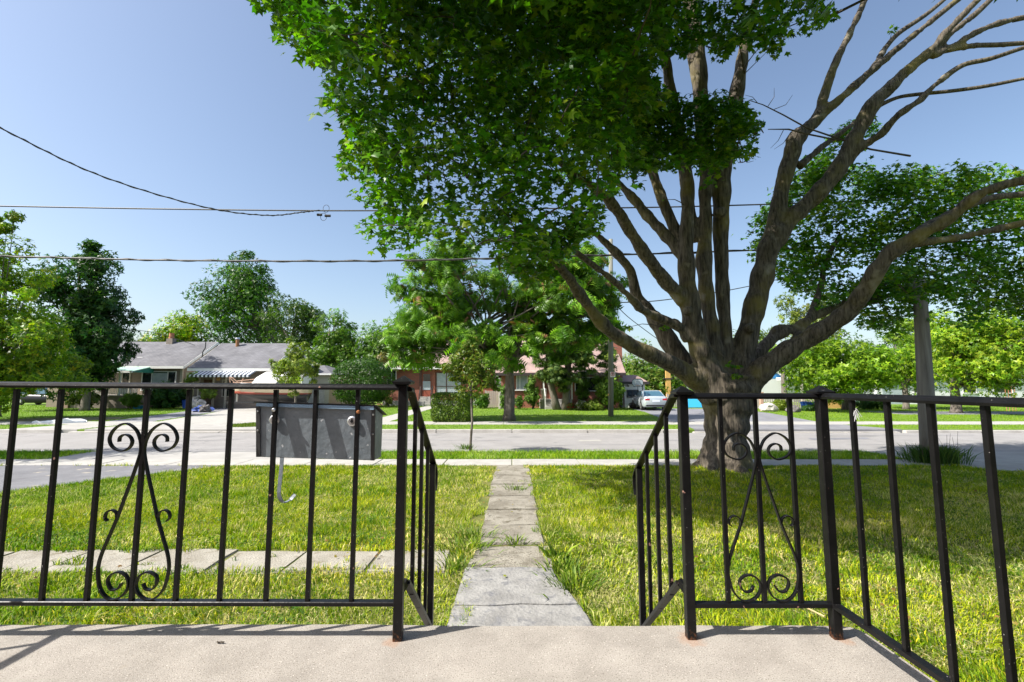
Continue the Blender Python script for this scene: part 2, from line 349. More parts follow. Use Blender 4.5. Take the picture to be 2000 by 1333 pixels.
def colmix(N, cols, w=None, jit=.18):
    c = np.array(cols)[rng.choice(len(cols), N, p=w)]
    return np.clip(c*(1+rng.normal(0, jit, (N, 1))), .002, 1)

# ------------------------------------------------------------------ ground, road, pavements
def sheet(name, pts, z, m): return struct(name, MB().poly([(x, y, z) for x, y in pts]), m)
YS0, YS1, YR0, YR1, ZR = 10.28, 11.08, 12.55, 18.5, -.12
sheet('ground', [(-600, -200), (600, -200), (600, 1500), (-600, 1500)], -.20, M_farlawn)
struct('road', MB().box(-140, 140, YR0-.1, YR1+.05, -.19, ZR), M_road)
struct('lawn', MB().box(-60, 60, -12, YR0-.14, -.19, 0), M_soil)
struct('far_lawn', MB().box(-140, 140, YR1+.2, 130, -.19, 0), M_farlawn)
kb = tag(bpy.data.objects.new('far_kerb', None), kind='structure'); COL.objects.link(kb)
# kerb stretches; lowered where drives cross
for x0, x1, zt in ((-60, -17.9, .012), (-17.6, -9.2, -.07), (-9, 7.0, .012), (7.2, 15.4, -.08), (15.6, 60, -.02)):
    x = x0
    while x < x1-.1:
        e = min(x+3.0, x1); MB().box(x+.006, e-.006, YR1, YR1+.22, -.19, zt).build('kerb_stone', M_kerb, kb, bevel=.02); x = e
nk = tag(bpy.data.objects.new('near_kerb', None), kind='structure'); COL.objects.link(nk)
for x0, x1, zt in ((-40, -11.2, -.02), (-11.1, -4.6, -.08), (-4.5, 9.3, -.02), (9.4, 30, -.09)):
    x = x0
    while x < x1-.1:
        e = min(x+3.0, x1); MB().box(x+.006, e-.006, YR0-.16, YR0+.03, -.19, zt).build('kerb_stone', M_kerb, nk, bevel=.02); x = e
def slabrow(name, x0, x1, y0, y1, step, m, zt=.012, jit=.004, skip=()):
    r = tag(bpy.data.objects.new(name, None), kind='structure'); COL.objects.link(r); x = x0
    while x < x1:
        if not any(a < x+step/2 < b for a, b in skip):
            z = zt+random.uniform(-jit, jit)
            MB().box(x+.008, x+step-.008, y0, y1, -.1, z).build('slab', m, r, bevel=.008, seg=1)
        x += step
    return r
slabrow('sidewalk', -30.4, 36, YS0, YS1, 1.52, M_walk)
slabrow('far_sidewalk', -45.2, 60, 21.1, 22.83, 1.6, M_walk, .01)
def mark(name, pts, z, m, th=.15): return struct(name, MB().prism([(p[0], p[1]) for p in pts], z-th, z, 'z'), m)
mark('driveway', [(-16, 10.27), (-6.2, 10.27), (-7.0, 9.4), (-7.6, 8.6), (-8.2, 7.7), (-8.9, 5.5), (-16, 5.5)], .008, M_drive)
mark('driveway_apron', [(-11.1, 11.09), (-4.6, 11.09), (-4.4, 12.4), (-11.3, 12.4)], .004, M_walkB)
mark('side_driveway', [(10.1, 9.6), (26, 9.0), (26, 10.27), (9.7, 10.27)], .008, M_walkB)
mark('side_apron', [(9.5, 11.09), (26, 11.09), (26, 12.4), (9.3, 12.4)], .004, M_walkB)
mark('far_asphalt_driveway', [(-19.9, 22.85), (-17.6, 22.85), (-19.6, 30), (-22.4, 40), (-25.2, 40), (-22, 30.5)], .006, M_drive2)
mark('far_asphalt_apron', [(-20.4, 18.69), (-17.4, 18.69), (-17.5, 21.08), (-20, 21.08)], .004, M_walkB)
mark('far_concrete_driveway', [(-17.3, 22.85), (-9.2, 22.85), (-12.5, 36.9), (-21.9, 36.9), (-19.4, 30)], .007, M_walk)
mark('far_concrete_apron', [(-17.1, 18.69), (-9.2, 18.69), (-9.2, 21.08), (-17.2, 21.08)], .005, M_walkB)
mark('far_wide_driveway', [(7.7, 22.85), (14.9, 22.85), (16.6, 30), (17, 36), (9.2, 36), (8.9, 31)], .006, M_drive2)
mark('far_wide_apron', [(7.3, 18.69), (15.6, 18.69), (14.9, 21.08), (7.7, 21.08)], .004, M_drive2)
mark('far_side_driveway', [(24, 28.5), (60, 28.5), (60, 31), (24, 32)], .006, M_drive2)
mark('house_walkway', [(-7.1, 22.85), (-6.0, 22.85), (-6.3, 40.2), (-7.5, 40.2)], .007, M_walk)
mark('bare_patch', [(-27, 23.2), (-21.5, 22.6), (-20.6, 24.2), (-21.5, 26.2), (-25, 25.8)], .005, mat('bare_earth', (.20, .15, .09), (.13, .15, .05), 1.5, 1, .5, 20))
# road cracks and a pale patch: thin sealed lines lying on the asphalt
for k, (u0, v0, u1, v1) in enumerate(((0, 850, 120, 846), (120, 862, 210, 852), (330, 872, 400, 866), (520, 880, 640, 870), (700, 858, 1000, 862), (1000, 872, 1250, 868), (1280, 862, 1500, 856), (1500, 852, 1900, 850), (1650, 868, 1990, 874), (200, 868, 480, 858))):
    a = gr(u0, v0, ZR+.004); b = gr(u1, v1, ZR+.004); pts = []
    for i in range(9):
        p = a.lerp(b, i/8); pts.append((p.x, p.y+random.uniform(-.12, .12), ZR+.004))
    q = MB(); q.poly([(p[0], p[1]-.024, p[2]) for p in pts]+[(p[0], p[1]+.024, p[2]) for p in reversed(pts)]); struct('road_crack', q, M_drive2)

for nm_, m_, pts in (('pale_road_patch', M_walk, ((1128, 860), (1172, 859.5), (1175, 862), (1130, 862.5))), ('dark_road_patch', M_drive2, ((560, 866), (660, 864), (690, 871), (585, 874))), ('dark_road_patch', M_drive2, ((1580, 856), (1690, 855), (1700, 858), (1585, 859.5)))):
    pp = [gr(u_, v_, ZR+.005) for u_, v_ in pts]; pl_ = []
    for i in range(len(pp)):
        for f in (0, .25, .5, .75): q = pp[i].lerp(pp[(i+1) % len(pp)], f); pl_.append((q.x+random.uniform(-.06, .06), q.y+random.uniform(-.06, .06), ZR+.005))
    struct(nm_, MB().poly(pl_), m_)
# front path and side path: loose slabs
fp = tag(bpy.data.objects.new('front_path', None), kind='structure'); COL.objects.link(fp)
def slab(poly, z, m, parent, th=.06):
    poly = [(a, min(c*1.04+.03, 10.27)) for a, c in poly]
    b = MB(); b.prism(poly, z-th, z, 'z'); return b.build('slab', m, parent, bevel=.012, seg=2)
def quadslab(xl, xr, y0, y1, z, m, parent, j=.02):
    q = lambda: random.uniform(-j, j)
    pts = [(xl+q(), y0+q()*.5)]
    for t in (.33, .66): pts.append((xl+(xr-xl)*t, y0+q()*.6))
    pts += [(xr+q(), y0+q()*.5), (xr+q(), (y0+y1)/2), (xr+q(), y1+q()*.5)]
    for t in (.66, .33): pts.append((xl+(xr-xl)*t, y1+q()*.6))
    pts += [(xl+q(), y1+q()*.5), (xl+q(), (y0+y1)/2)]
    return slab(pts, z, m, parent)
slab([(-.47, 2.62), (.62, 2.62), (.60, 3.0), (.565, 3.42), (.53, 3.60), (.30, 3.585), (.08, 3.60), (-.15, 3.57), (-.46, 3.58)], .034, M_landing, fp)
slab([(-.46, 3.584), (-.15, 3.574), (.08, 3.604), (.30, 3.589), (.528, 3.604), (.47, 3.85), (.40, 4.1), (.38, 4.31), (.1, 4.325), (-.2, 4.31), (-.44, 4.32), (-.45, 3.9)], .031, M_landing, fp)
for xl, xr, y0, y1, z in ((-.42, .42, 4.34, 4.92, .012), (-.36, .36, 4.99, 5.62, .022), (-.37, .35, 5.63, 6.30, .016), (-.36, .37, 6.33, 7.08, .022), (-.37, .36, 7.12, 7.92, .012), (-.36, .36, 7.95, 8.75, .018), (-.36, .37, 8.78, 9.93, .010)):
    quadslab(xl, xr, y0, y1, z, M_slab, fp)
spth = tag(bpy.data.objects.new('side_path', None), kind='structure'); COL.objects.link(spth)
x = -.62
for w in (.74, .78, .72, .8, .74, .76, .72, .78, .74, .8):
    quadslab(x-w+.006, x-.006, 4.24+random.uniform(-.04, .04), 4.80+random.uniform(-.04, .05), .014+random.uniform(-.006, .008), M_slab2, spth, .02); x -= w

# ------------------------------------------------------------------ grass
BX, BY = gr(1418, 913)[:2]
def lawn_mask(x, y):
    m = np.ones(x.shape, bool); n = (vnoise(x, y, .16)-.5)*.16+(vnoise(x+3, y*1.3+8, .5)-.5)*.22
    m &= ~((x > -.36+n*1.3) & (x < .36+n*1.5-.05*(y > 7)) & (y > 4.5) & (y < 10.27))
    m &= ~((x > -.46+n) & (x < .59+n*.7-np.clip(y-3.35, 0, 2)*.19) & (y < 4.55))
    sidep = (x < -.55) & (x > -8.2) & (y > 4.48+n*.7) & (y < 5.02+n*.7) & (vnoise(x+9, y, .11) > .14)
    m &= ~sidep
    m &= ~inpoly(x+n, y+n, [(-16, 10.2), (-6.2, 10.2), (-7.0, 9.4), (-7.6, 8.6), (-8.2, 7.7), (-8.9, 5.5), (-16, 5.5)])
    m &= ~((y > YS0-.06+n*.6) & (y < YS1+.02)); m &= ~((x > 9.8) & (y > 9.6))
    m &= ~((y > YS1) & (((x > -11.0) & (x < -4.6)) | (x > 9.3))); m &= y < YR0-.12
    m &= ~((y < 1.68) & (x > -2.5) & (x < 1.2)); m &= ~((y < 2.7) & (x > -.6) & (x < .8))
    m &= (x-BX)**2+(y-BY)**2 > .42**2
    return m
CG = np.array([(.15, .265, .004), (.36, .415, .007), (.065, .16, .003), (.48, .46, .016), (.58, .52, .20)])
def blade_cols(x, y, N):
    p = vnoise(x, y, .55); q = vnoise(x+31, y+7, .17); r = vnoise(x+11, y+3, 1.7)
    dry = np.clip((q-.62)*4, 0, 1)*.55+np.clip((r-.6)*3, 0, .35)
    k = rng.random(N); c = CG[0]*(1-p[:, None])+CG[1]*p[:, None]
    c = np.where((k < .22)[:, None], CG[2], c); c = np.where((k > .86)[:, None], CG[3], c)
    c = np.where((rng.random(N) < dry*.75)[:, None], CG[4], c)
    big = .72+.55*vnoise(x+70, y+40, 1.4)[:, None]; c = c*big*np.array([1, .5, .8])+c*np.array([0, .5, .2])
    return c*(1+rng.normal(0, .18, (N, 1)))
def grass(name, x, y, h, w, col, label, lean=.55, seg=2, z0=0.0):
    N = len(x); a = rng.random(N)*6.283; la = vnoise(x, y, .45)*12+rng.normal(0, 1.3, N)
    L = np.abs(rng.normal(lean, .3, N))*h; dx, dy = np.cos(la)*L, np.sin(la)*L
    cx, cy = np.cos(a)*w*.5, np.sin(a)*w*.5; z = np.full(N, z0)
    if seg == 2:
        V = np.stack([np.stack([x-cx, y-cy, z-.01], 1), np.stack([x+cx, y+cy, z-.01], 1), np.stack([x+dx*.35+cx*.85, y+dy*.35+cy*.85, z+h*.6], 1),
                      np.stack([x+dx*.35-cx*.85, y+dy*.35-cy*.85, z+h*.6], 1), np.stack([x+dx, y+dy, z+h*np.clip(1-.25*L/h, .3, 1)], 1)], 1)
        T = np.array([(0, 1, 2), (0, 2, 3), (3, 2, 4)]); k = 5
    else:
        V = np.stack([np.stack([x-cx, y-cy, z-.01], 1), np.stack([x+cx, y+cy, z-.01], 1), np.stack([x+dx, y+dy, z+h], 1)], 1); T = np.array([(0, 1, 2)]); k = 3
    Fc = (T[None]+(np.arange(N)*k)[:, None, None]).reshape(-1, 3)
    o = rawmesh(name, V.reshape(-1, 3), Fc, M_grass, None, np.repeat(col, k, axis=0)); return tag(o, label, 'grass', kind='stuff')
def wedge(n, y0, y1, k=1.3, ex=.4):                       # density falls with the square of the distance
    y = y0*np.exp(rng.random(n)*math.log(y1/y0)); x = (rng.random(n)*2-1)*(k*y+ex); return x, y
x, y = wedge(152000, 2.45, 5.5); m_ = lawn_mask(x, y); x, y = x[m_], y[m_]; N = len(x)
edge = ~lawn_mask(x+.06, y) | ~lawn_mask(x-.06, y) | ~lawn_mask(x, y-.06) | ~lawn_mask(x, y+.06)
h = (.026+.052*vnoise(x, y, .22)**1.5)*rng.uniform(.5, 1.45, N)*np.where(edge, 1.35, 1)
grass('near_grass', x, y, h, rng.uniform(.004, .0105, N)*(y/4.2), blade_cols(x, y, N), 'sunlit uneven grass with dry clippings before the porch', .7)
x, y = wedge(240000, 5.5, 10.3); m_ = lawn_mask(x, y); x, y = x[m_], y[m_]; N = len(x)
h = (.028+.05*vnoise(x, y, .28)**1.5)*rng.uniform(.6, 1.35, N)
grass('lawn_grass', x, y, h, rng.uniform(.005, .012, N)*(y/5), blade_cols(x, y, N), 'mown front lawn grass reaching to the sidewalk', .65, 1)
x = rng.uniform(-20, 22, 90000); y = rng.uniform(YS1, YR0, 90000); m_ = lawn_mask(x, y); x, y = x[m_], y[m_]; N = len(x)
c = blade_cols(x, y, N)*np.array([.75, 1.0, .8])
grass('boulevard_grass', x, y, rng.uniform(.04, .10, N), rng.uniform(.009, .016, N), c, 'green grass strip between sidewalk and road', .5, 1)
# dry clippings lying on top of the near lawn, in windrows
x, y = wedge(60000, 3.0, 9.5); w_ = vnoise(x+31, y+7, .17)*.6+vnoise(x*.6+y*.5, y-x*.4, .5)*.6; m_ = lawn_mask(x, y) & (w_ > .64) & ((x > .3) | (rng.random(len(x)) < .45)); x, y = x[m_], y[m_]; N = len(x)
pos = np.stack([x, y, rng.uniform(.035, .06, N)], 1); n_ = rng.normal(0, .25, (N, 3)); n_[:, 2] = 1
leaves('dry_clippings', pos, n_, rng.uniform(.02, .05, N)*(.6+y/8), (np.array([(-.05, -.5, 0), (.05, -.5, 0), (.0, .5, .05)]), np.array([(0, 1, 2)])), colmix(N, [(.44, .38, .17), (.36, .33, .13), (.52, .47, .27)]), M_grass, None)
tag(bpy.data.objects['dry_clippings'], 'pale dry grass clippings lying in streaks on the lawn', 'clippings', kind='stuff')
# clover and broad-leaved weeds in patches, and a scatter of fallen leaves
x, y = wedge(40000, 2.6, 10, 1.3); m_ = lawn_mask(x, y) & (vnoise(x+50, y+20, .33)*.6+vnoise(x+3, y+60, 1.1)*.5 > .72); x, y = x[m_], y[m_]; N = len(x)
n_ = rng.normal(0, .35, (N, 3)); n_[:, 2] = 1
leaves('clover', np.stack([x, y, rng.uniform(.03, .055, N)], 1), n_, rng.uniform(.012, .024, N)*(.7+y/9), tpl_sprig(), colmix(N, [(.06, .14, .008), (.09, .19, .012), (.045, .11, .010)]), M_grass, None)
tag(bpy.data.objects['clover'], 'patches of clover and broad-leaved weeds in the lawn', 'clover', kind='stuff')
x, y = wedge(900, 2.8, 10, 1.3); m_ = (y < 10.2) & ((x > 1.3) | (y > 2.9)) & (vnoise(x, y, 1.3) > .5); x, y = x[m_], y[m_]; N = len(x); n_ = rng.normal(0, .4, (N, 3)); n_[:, 2] = 1
onp = ~lawn_mask(x, y); leaves('leaf_litter', np.stack([x, y, np.where(onp, .045, .06)], 1), n_, rng.uniform(.012, .03, N), tpl_maple(), colmix(N, [(.26, .15, .05), (.34, .26, .06), (.18, .10, .04)]), M_leaf, None)
tag(bpy.data.objects['leaf_litter'], 'scattered small brown fallen leaves on lawn and path', 'leaves', kind='stuff')
# far lawns
def far_mask(x, y):
    m = (y > YR1+.25) & ~((y > 21.05) & (y < 22.85))
    for nm in ('far_asphalt_driveway', 'far_asphalt_apron', 'far_concrete_driveway', 'far_concrete_apron', 'far_wide_driveway', 'far_wide_apron', 'house_walkway', 'bare_patch', 'far_side_driveway'):
        o = bpy.data.objects[nm]; pts = [(v.co.x, v.co.y) for v in o.data.vertices]; m &= ~inpoly(x, y, pts[:len(pts)//2])
    return m
x, y = wedge(130000, 18.4, 42, 1.2, 0); m_ = far_mask(x, y); x, y = x[m_], y[m_]; N = len(x)
p = vnoise(x, y, 1.3)[:, None]; c = np.array([(.12, .25, .006)])*(1-p)+np.array([(.23, .34, .010)])*p
isl = (x > -14) & (x < -9)
grass('far_grass', x, y, rng.uniform(.03, .06, N)*(y/22)**.5, rng.uniform(.016, .03, N)*(y/22), c*(1+rng.normal(0, .15, (N, 1))), 'smooth green lawns across the road', .4, 1)
# tiny oval grass island in the concrete drive
gi = gr(492, 831); isl_pts = [(gi.x+.9*math.cos(a), gi.y+1.1*math.sin(a)) for a in np.linspace(0, 6.283, 20)[:-1]]
x = gi.x+rng.uniform(-1, 1, 5000); y = gi.y+rng.uniform(-1.2, 1.2, 5000); m_ = ((x-gi.x)/.9)**2+((y-gi.y)/1.1)**2 < 1; x, y = x[m_], y[m_]; N = len(x)
grass('island_grass', x, y, rng.uniform(.05, .10, N), rng.uniform(.02, .035, N), colmix(N, [(.09, .16, .012), (.16, .2, .02)]), 'small oval patch of grass beside the concrete drive', .4, 1)

# ------------------------------------------------------------------ porch
ZP = .909
t = thing('porch', 'pale speckled concrete porch floor with front steps under the camera', 'porch', (0, 0, 0))
pts = [(-2.6, -1.6), (1.18, -1.6), (1.18, 1.60)]
for k in range(1, 4): pts.append((1.18-.06+.06*math.cos(k*.52), 1.605+.06*math.sin(k*.52)))
for i in range(24):
    xx = 1.1-i*.16; pts.append((xx, 1.668+random.uniform(-.004, .004)+(.006 if xx < -.4 else 0)))
b = MB(); b.prism(pts, ZP-.16, ZP, 'z'); b.build('floor_slab', M_porch, t, bevel=.012, seg=3)
MB().box(-2.55, 1.13, -1.55, 1.60, -.05, ZP-.16).build('foundation', M_walkB, t)
for k in range(4):
    MB().box(-.50, .72, 1.60, 1.92+.26*k, max(ZP-.182*(k+2), -.02), ZP-.182*(k+1)-.002*k).build('step', M_porch, t, bevel=.012)

struct('house_wall', MB().box(-6.5, 4.2, -1.85, -1.62, -.1, 3.9), M_bred)      # front of the house the porch belongs to, behind the viewer
# ------------------------------------------------------------------ railings
def cr(pts, n=8):                                         # Catmull-Rom through points
    P = [np.array(p, float) for p in pts]; P = [2*P[0]-P[1]]+P+[2*P[-1]-P[-2]]; out = []
    for i in range(1, len(P)-2):
        for k in range(n):
            u = k/n; a, b_, c_, d = P[i-1:i+3]
            out.append(.5*((2*b_)+(-a+c_)*u+(2*a-5*b_+4*c_-d)*u*u+(-a+3*b_-3*c_+d)*u**3))
    out.append(P[-2]); return out
def toprail(mb, a, b, w=.030, h=.021):                    # moulded cap: flattened D section
    a, b = Vector(a), Vector(b); d = (b-a).normalized(); up = Vector((0, 0, 1)); x = d.cross(up).normalized(); u = x.cross(d)
    sec = [(-.5, -.45), (.5, -.45), (.56, -.1), (.46, .28), (.2, .5), (-.2, .5), (-.46, .28), (-.56, -.1)]
    mb.loft([[p+x*sx*w+u*sy*h for sx, sy in sec] for p in (a, b)])
def post(x, y, z0, z1, root, cap=True, w=.029, rot=0):
    b = MB().bar((x, y, z0), (x, y, z1), w); o = b.build('post', M_paint_r, root, bevel=.002, seg=1)
    if cap:
        c = MB(); q = lambda r, z: [(x-r, y-r, z), (x+r, y-r, z), (x+r, y+r, z), (x-r, y+r, z)]
        c.loft([q(.018, z1), q(.030, z1+.004), q(.031, z1+.011), q(.016, z1+.021), q(.003, z1+.031)]); c.build('post_cap', M_paint, o)
    return o
def baluster(x, y, z0, z1, root, w=.0135):
    return MB().bar((x, y, z0), (x, y, z1), w).build('baluster', M_paint, root, bevel=.001, seg=1)
SC = .001744
TOPS = [(3, 876), (6, 858), (16, 838), (36, 826), (56, 836), (65, 855), (58, 872), (39, 880), (25, 873), (21, 861), (27, 851), (37, 848), (45, 853), (46, 862)]
LEG = [(3, 876), (5, 890), (14, 925), (27, 970), (38, 1008), (50, 1042), (63, 1080), (66, 1108), (58, 1142), (38, 1160), (17, 1153), (7, 1135), (12, 1117), (27, 1109), (42, 1115), (46, 1127), (38, 1141), (26, 1140), (20, 1130)]
CURL = [(38, 1008), (41, 998), (50, 993), (59, 998), (61, 1008), (56, 1014)]
def scroll(xc, y, ztop, zbot, root):
    f = (zbot-ztop)/(1160-826)
    for sgn in (-1, 1):
        for nm, C, w in (('scroll', TOPS, .005), ('scroll', LEG, .005), ('scroll_curl', CURL, .004)):
            pts = [(xc+sgn*(p[0]*SC), y-.002, ztop+(p[1]-826)*f) for p in cr(C, 5)]
            MB().ribbon(pts, w, .012).build(nm, M_paint, root)
YL, YRR = 1.57, 1.58
zt, zb = at(785, 757, YL).z, at(785, 1178, YL).z
L = thing('porch_railing', 'black wrought iron railing left of the steps with the mailbox on it', 'railing', (-.373, YL, ZP), 'railings of the porch')
XPL = at(785, 900, YL).x
b = MB(); toprail(b, (-2.2, YL, at(-280, 750, YL).z), (XPL-.012, YL, zt)); b.build('top_rail', M_paint, L)
MB().bar((-2.2, YL, zb+.004), (XPL-.012, YL, zb), .026, .014).build('bottom_rail', M_paint, L, bevel=.002, seg=1)
post(XPL, YL, ZP-.002, zt+.008, L)
post(-2.2, YL, ZP-.002, zt+.022, L)
xs = [at(u, 757, YL).x for u in (700, 618, 540, 453, 371, 289, 205, 121, 34)]; xs += [xs[-1]-.144*k for k in (1, 2, 3)]
for i, xb in enumerate(xs):
    zz = zt+(xb-XPL)*-.0026
    baluster(xb, YL, zb+.006, zz-.009, L)
b = MB(); toprail(b, (-2.2, YL-.01, zt+.012), (-2.2, -.9, zt+.012)); b.build('side_top_rail', M_paint, L)
MB().bar((-2.2, YL-.01, zb), (-2.2, -.9, zb), .026, .014).build('side_bottom_rail', M_paint, L)
for k in range(10): baluster(-2.2, YL-.15-.145*k, zb, zt, L)
scroll(xs[5], YL, zt-(826-757)*SC*1.0, zb+.011, L)
def steprail(root, X, sgn, ztop, y0, zlow):
    # rail drops with the stair; short level neck first, curled end last
    yA, yB, yC = y0+.015, y0+.05, 2.13
    zA = ztop-.002; zB = zA-.004; zC = zA-.345
    b = MB(); toprail(b, (X+sgn*.014, yA-.01, zA), (X+sgn*.014, yB, zB), .026, .018); toprail(b, (X+sgn*.014, yB-.004, zB), (X+sgn*.014, yC, zC), .026, .018); b.build('step_top_rail', M_paint, root)
    pts = cr([(X+sgn*.014, yC, zC), (X+sgn*.014, yC+.03, zC-.035), (X+sgn*.014, yC+.03, zC-.085), (X+sgn*.014, yC+.015, zC-.115)], 5)
    MB().ribbon(pts, .006, .026, (1, 0, 0)).build('rail_end_curl', M_paint, root)
    lA, lC = zlow, zlow-.40
    b = MB().bar((X, yA, lA-.01), (X+sgn*.014, yB, lA+.012), .013, .024); b.bar((X+sgn*.014, yB-.004, lA+.010), (X+sgn*.014, yC, lC), .024, .013); b.build('step_bottom_rail', M_paint, root)
    for f in (.17, .43, .69):
        yy = yB+(yC-yB)*f; MB().bar((X+sgn*.014, yy, lA+(lC-lA)*f), (X+sgn*.014, yy, zB+(zC-zB)*f-.006), .0135).build('step_baluster', M_paint, root)
    yy = yC-.03; MB().bar((X+sgn*.014, yy, ZP-.365), (X+sgn*.014, yy, zC+.01), .024).build('step_post', M_paint, root)
steprail(L, XPL, 1, zt-.004, YL, at(800, 1147, 1.6).z)
zt2, zb2 = at(1470, 774, YRR).z, at(1470, 1181, YRR).z
XR, XC = at(1337, 900, YRR).x, at(1611, 900, YRR).x
Rr = thing('porch_railing', 'black wrought iron railing right of the steps turning along the porch side', 'railing', (XR, YRR, ZP), 'railings of the porch')
b = MB(); toprail(b, (XR+.012, YRR, zt2), (XC-.004, YRR, zt2-.001)); b.build('top_rail', M_paint, Rr)
MB().bar((XR+.012, YRR, zb2), (XC-.012, YRR, zb2), .026, .014).build('bottom_rail', M_paint, Rr, bevel=.002, seg=1)
post(XR, YRR, ZP-.002, zt2+.003, Rr); post(XC, YRR, ZP-.002, zt2+.004, Rr)
xs = [at(u, 774, YRR).x for u in (1405, 1473, 1541)]
for xb in xs: baluster(xb, YRR, zb2+.006, zt2-.008, Rr)
scroll(xs[1], YRR, zt2-(845-774)*SC, zb2+.011, Rr)
b = MB(); toprail(b, (XC, YRR-.004, zt2), (XC, -1.2, zt2-.004)); b.build('side_top_rail', M_paint, Rr)
MB().bar((XC, YRR-.012, zb2), (XC, -1.2, zb2), .026, .014).build('side_bottom_rail', M_paint, Rr)
for k in range(15): baluster(XC, 1.437-.1345*k, zb2+.005, zt2-.006, Rr)
post(XC, -1.2, ZP-.002, zt2, Rr)
steprail(Rr, XR, -1, zt2+.006, YRR, at(1310, 1150, 1.6).z)
# wisp of web on a side baluster
b = MB(); p0 = at(1666, 806, 1.43)
for k in range(14):
    q = p0+Vector((random.uniform(-.006, .006), -.01, random.uniform(-.004, .014)))
    b.tube([q, q+Vector((random.uniform(-.006, .012), random.uniform(-.006, .002), random.uniform(-.026, -.008)))], .0009, 3)
tag(b.build('cobweb_tuft', M_web), 'pale fluffy wisp of cobweb stuck to a side railing bar', 'cobweb')

# ------------------------------------------------------------------ mailbox on the railing
Mb = thing('mailbox', 'grey metal mailbox hung behind the bars of the left railing', 'mailbox', at(618, 890, YL+.03))
yf = YL+.014
A, B_ = at(503, 790, yf), at(733, 797, yf); C_, D_ = at(731, 900, yf+.018), at(503, 893, yf+.018)
dy = Vector((0, .095, 0)); dy2 = Vector((0, .085, 0))
MB().hexa([D_, C_, C_+dy2, D_+dy2], [A, B_, B_+dy+Vector((0, 0, -.028)), A+dy+Vector((0, 0, -.028))]).build('body', M_galv, Mb, bevel=.002, seg=1)
up = Vector((0, 0, 1))
o = MB().hexa([A+Vector((-.010, -.004, .006)), B_+Vector((.006, -.004, .006)), B_+dy+Vector((.010, .014, -.032)), A+dy+Vector((-.012, .014, -.032))],
     [A+Vector((-.010, -.004, .010)), B_+Vector((.006, -.004, .010)), B_+dy+Vector((.010, .014, -.028)), A+dy+Vector((-.012, .014, -.028))]).build('lid', M_darkmetal, Mb)
MB().bar(A+Vector((0, -.006, -.001)), B_+Vector((-.003, -.006, -.001)), .004, .011).build('lid_lip', M_skylip, Mb)
for P0, P1 in ((A+Vector((.004, -.003, -.006)), D_+Vector((.004, -.003, .001))), (B_+Vector((-.005, -.003, -.006)), C_+Vector((-.005, -.003, .001)))):
    o = MB().bar(P0, P1, .013, .004, up=(0, 1, 0)).build('corner_flange', M_darkmetal, Mb)
    for f in (.10, .48):
        p = P0.lerp(P1, f); MB().tube([p+Vector((0, -.003, 0)), p+Vector((0, -.006, 0))], [.0036, .002], 10).build('rivet', M_steel, o)
for u, v in ((536, 820), (688, 823)):
    p = at(u, v, yf); p.y += .003; o = MB().tube([p, p+Vector((0, -.005, 0)), p+Vector((0, -.007, 0))], [.0178, .0165, .0125], 24).build('keyhole_ring', M_steel, Mb, smooth=False)
    q = p+Vector((0, -.0075, 0)); k = MB().disc(q+Vector((0, 0, -.001)), (0, -1, 0), .0052, .0012, 14); k.box(q.x-.0022, q.x+.0022, q.y-.0012, q.y, q.z-.002, q.z+.0095); k.build('keyhole', M_black, o)
for (u, v), m in (((535, 801), M_steel), ((700, 805), M_rust)):
    p = at(u, v, YL-.007); MB().tube([p, p+Vector((0, -.004, 0)), p+Vector((0, -.007, 0))], [.0065, .006, .003], 12).build('bolt', m, Mb)
p = at(551, 897, yf+.02); sc = .00178
pts = cr([(p.x, p.y, p.z+.012), (p.x-.002, p.y, p.z-25*sc), (p.x-.005, p.y, p.z-58*sc), (p.x-.004, p.y+.004, p.z-72*sc), (p.x+.006, p.y+.012, p.z-82*sc), (p.x+.020, p.y+.024, p.z-80*sc), (p.x+.034, p.y+.034, p.z-70*sc)], 5)
o = MB(); k0 = len(pts)
rings = []
for i, q in enumerate(pts):
    d = Vector(pts[min(i+1, k0-1)])-Vector(pts[max(i-1, 0)]); d.normalize(); x_ = Vector((.94, -.05, 0)) if abs(d.z) > .6 else Vector((.62, -.75, 0)); n_ = d.cross(x_).normalized(); x_ = n_.cross(d).normalized()
    rings.append([Vector(q)+x_*a*.0065+n_*c*.0012 for a, c in ((-1, -1), (1, -1), (1, 1), (-1, 1))])
o.loft(rings); o.build('newspaper_hook', M_galv, Mb, smooth=False)

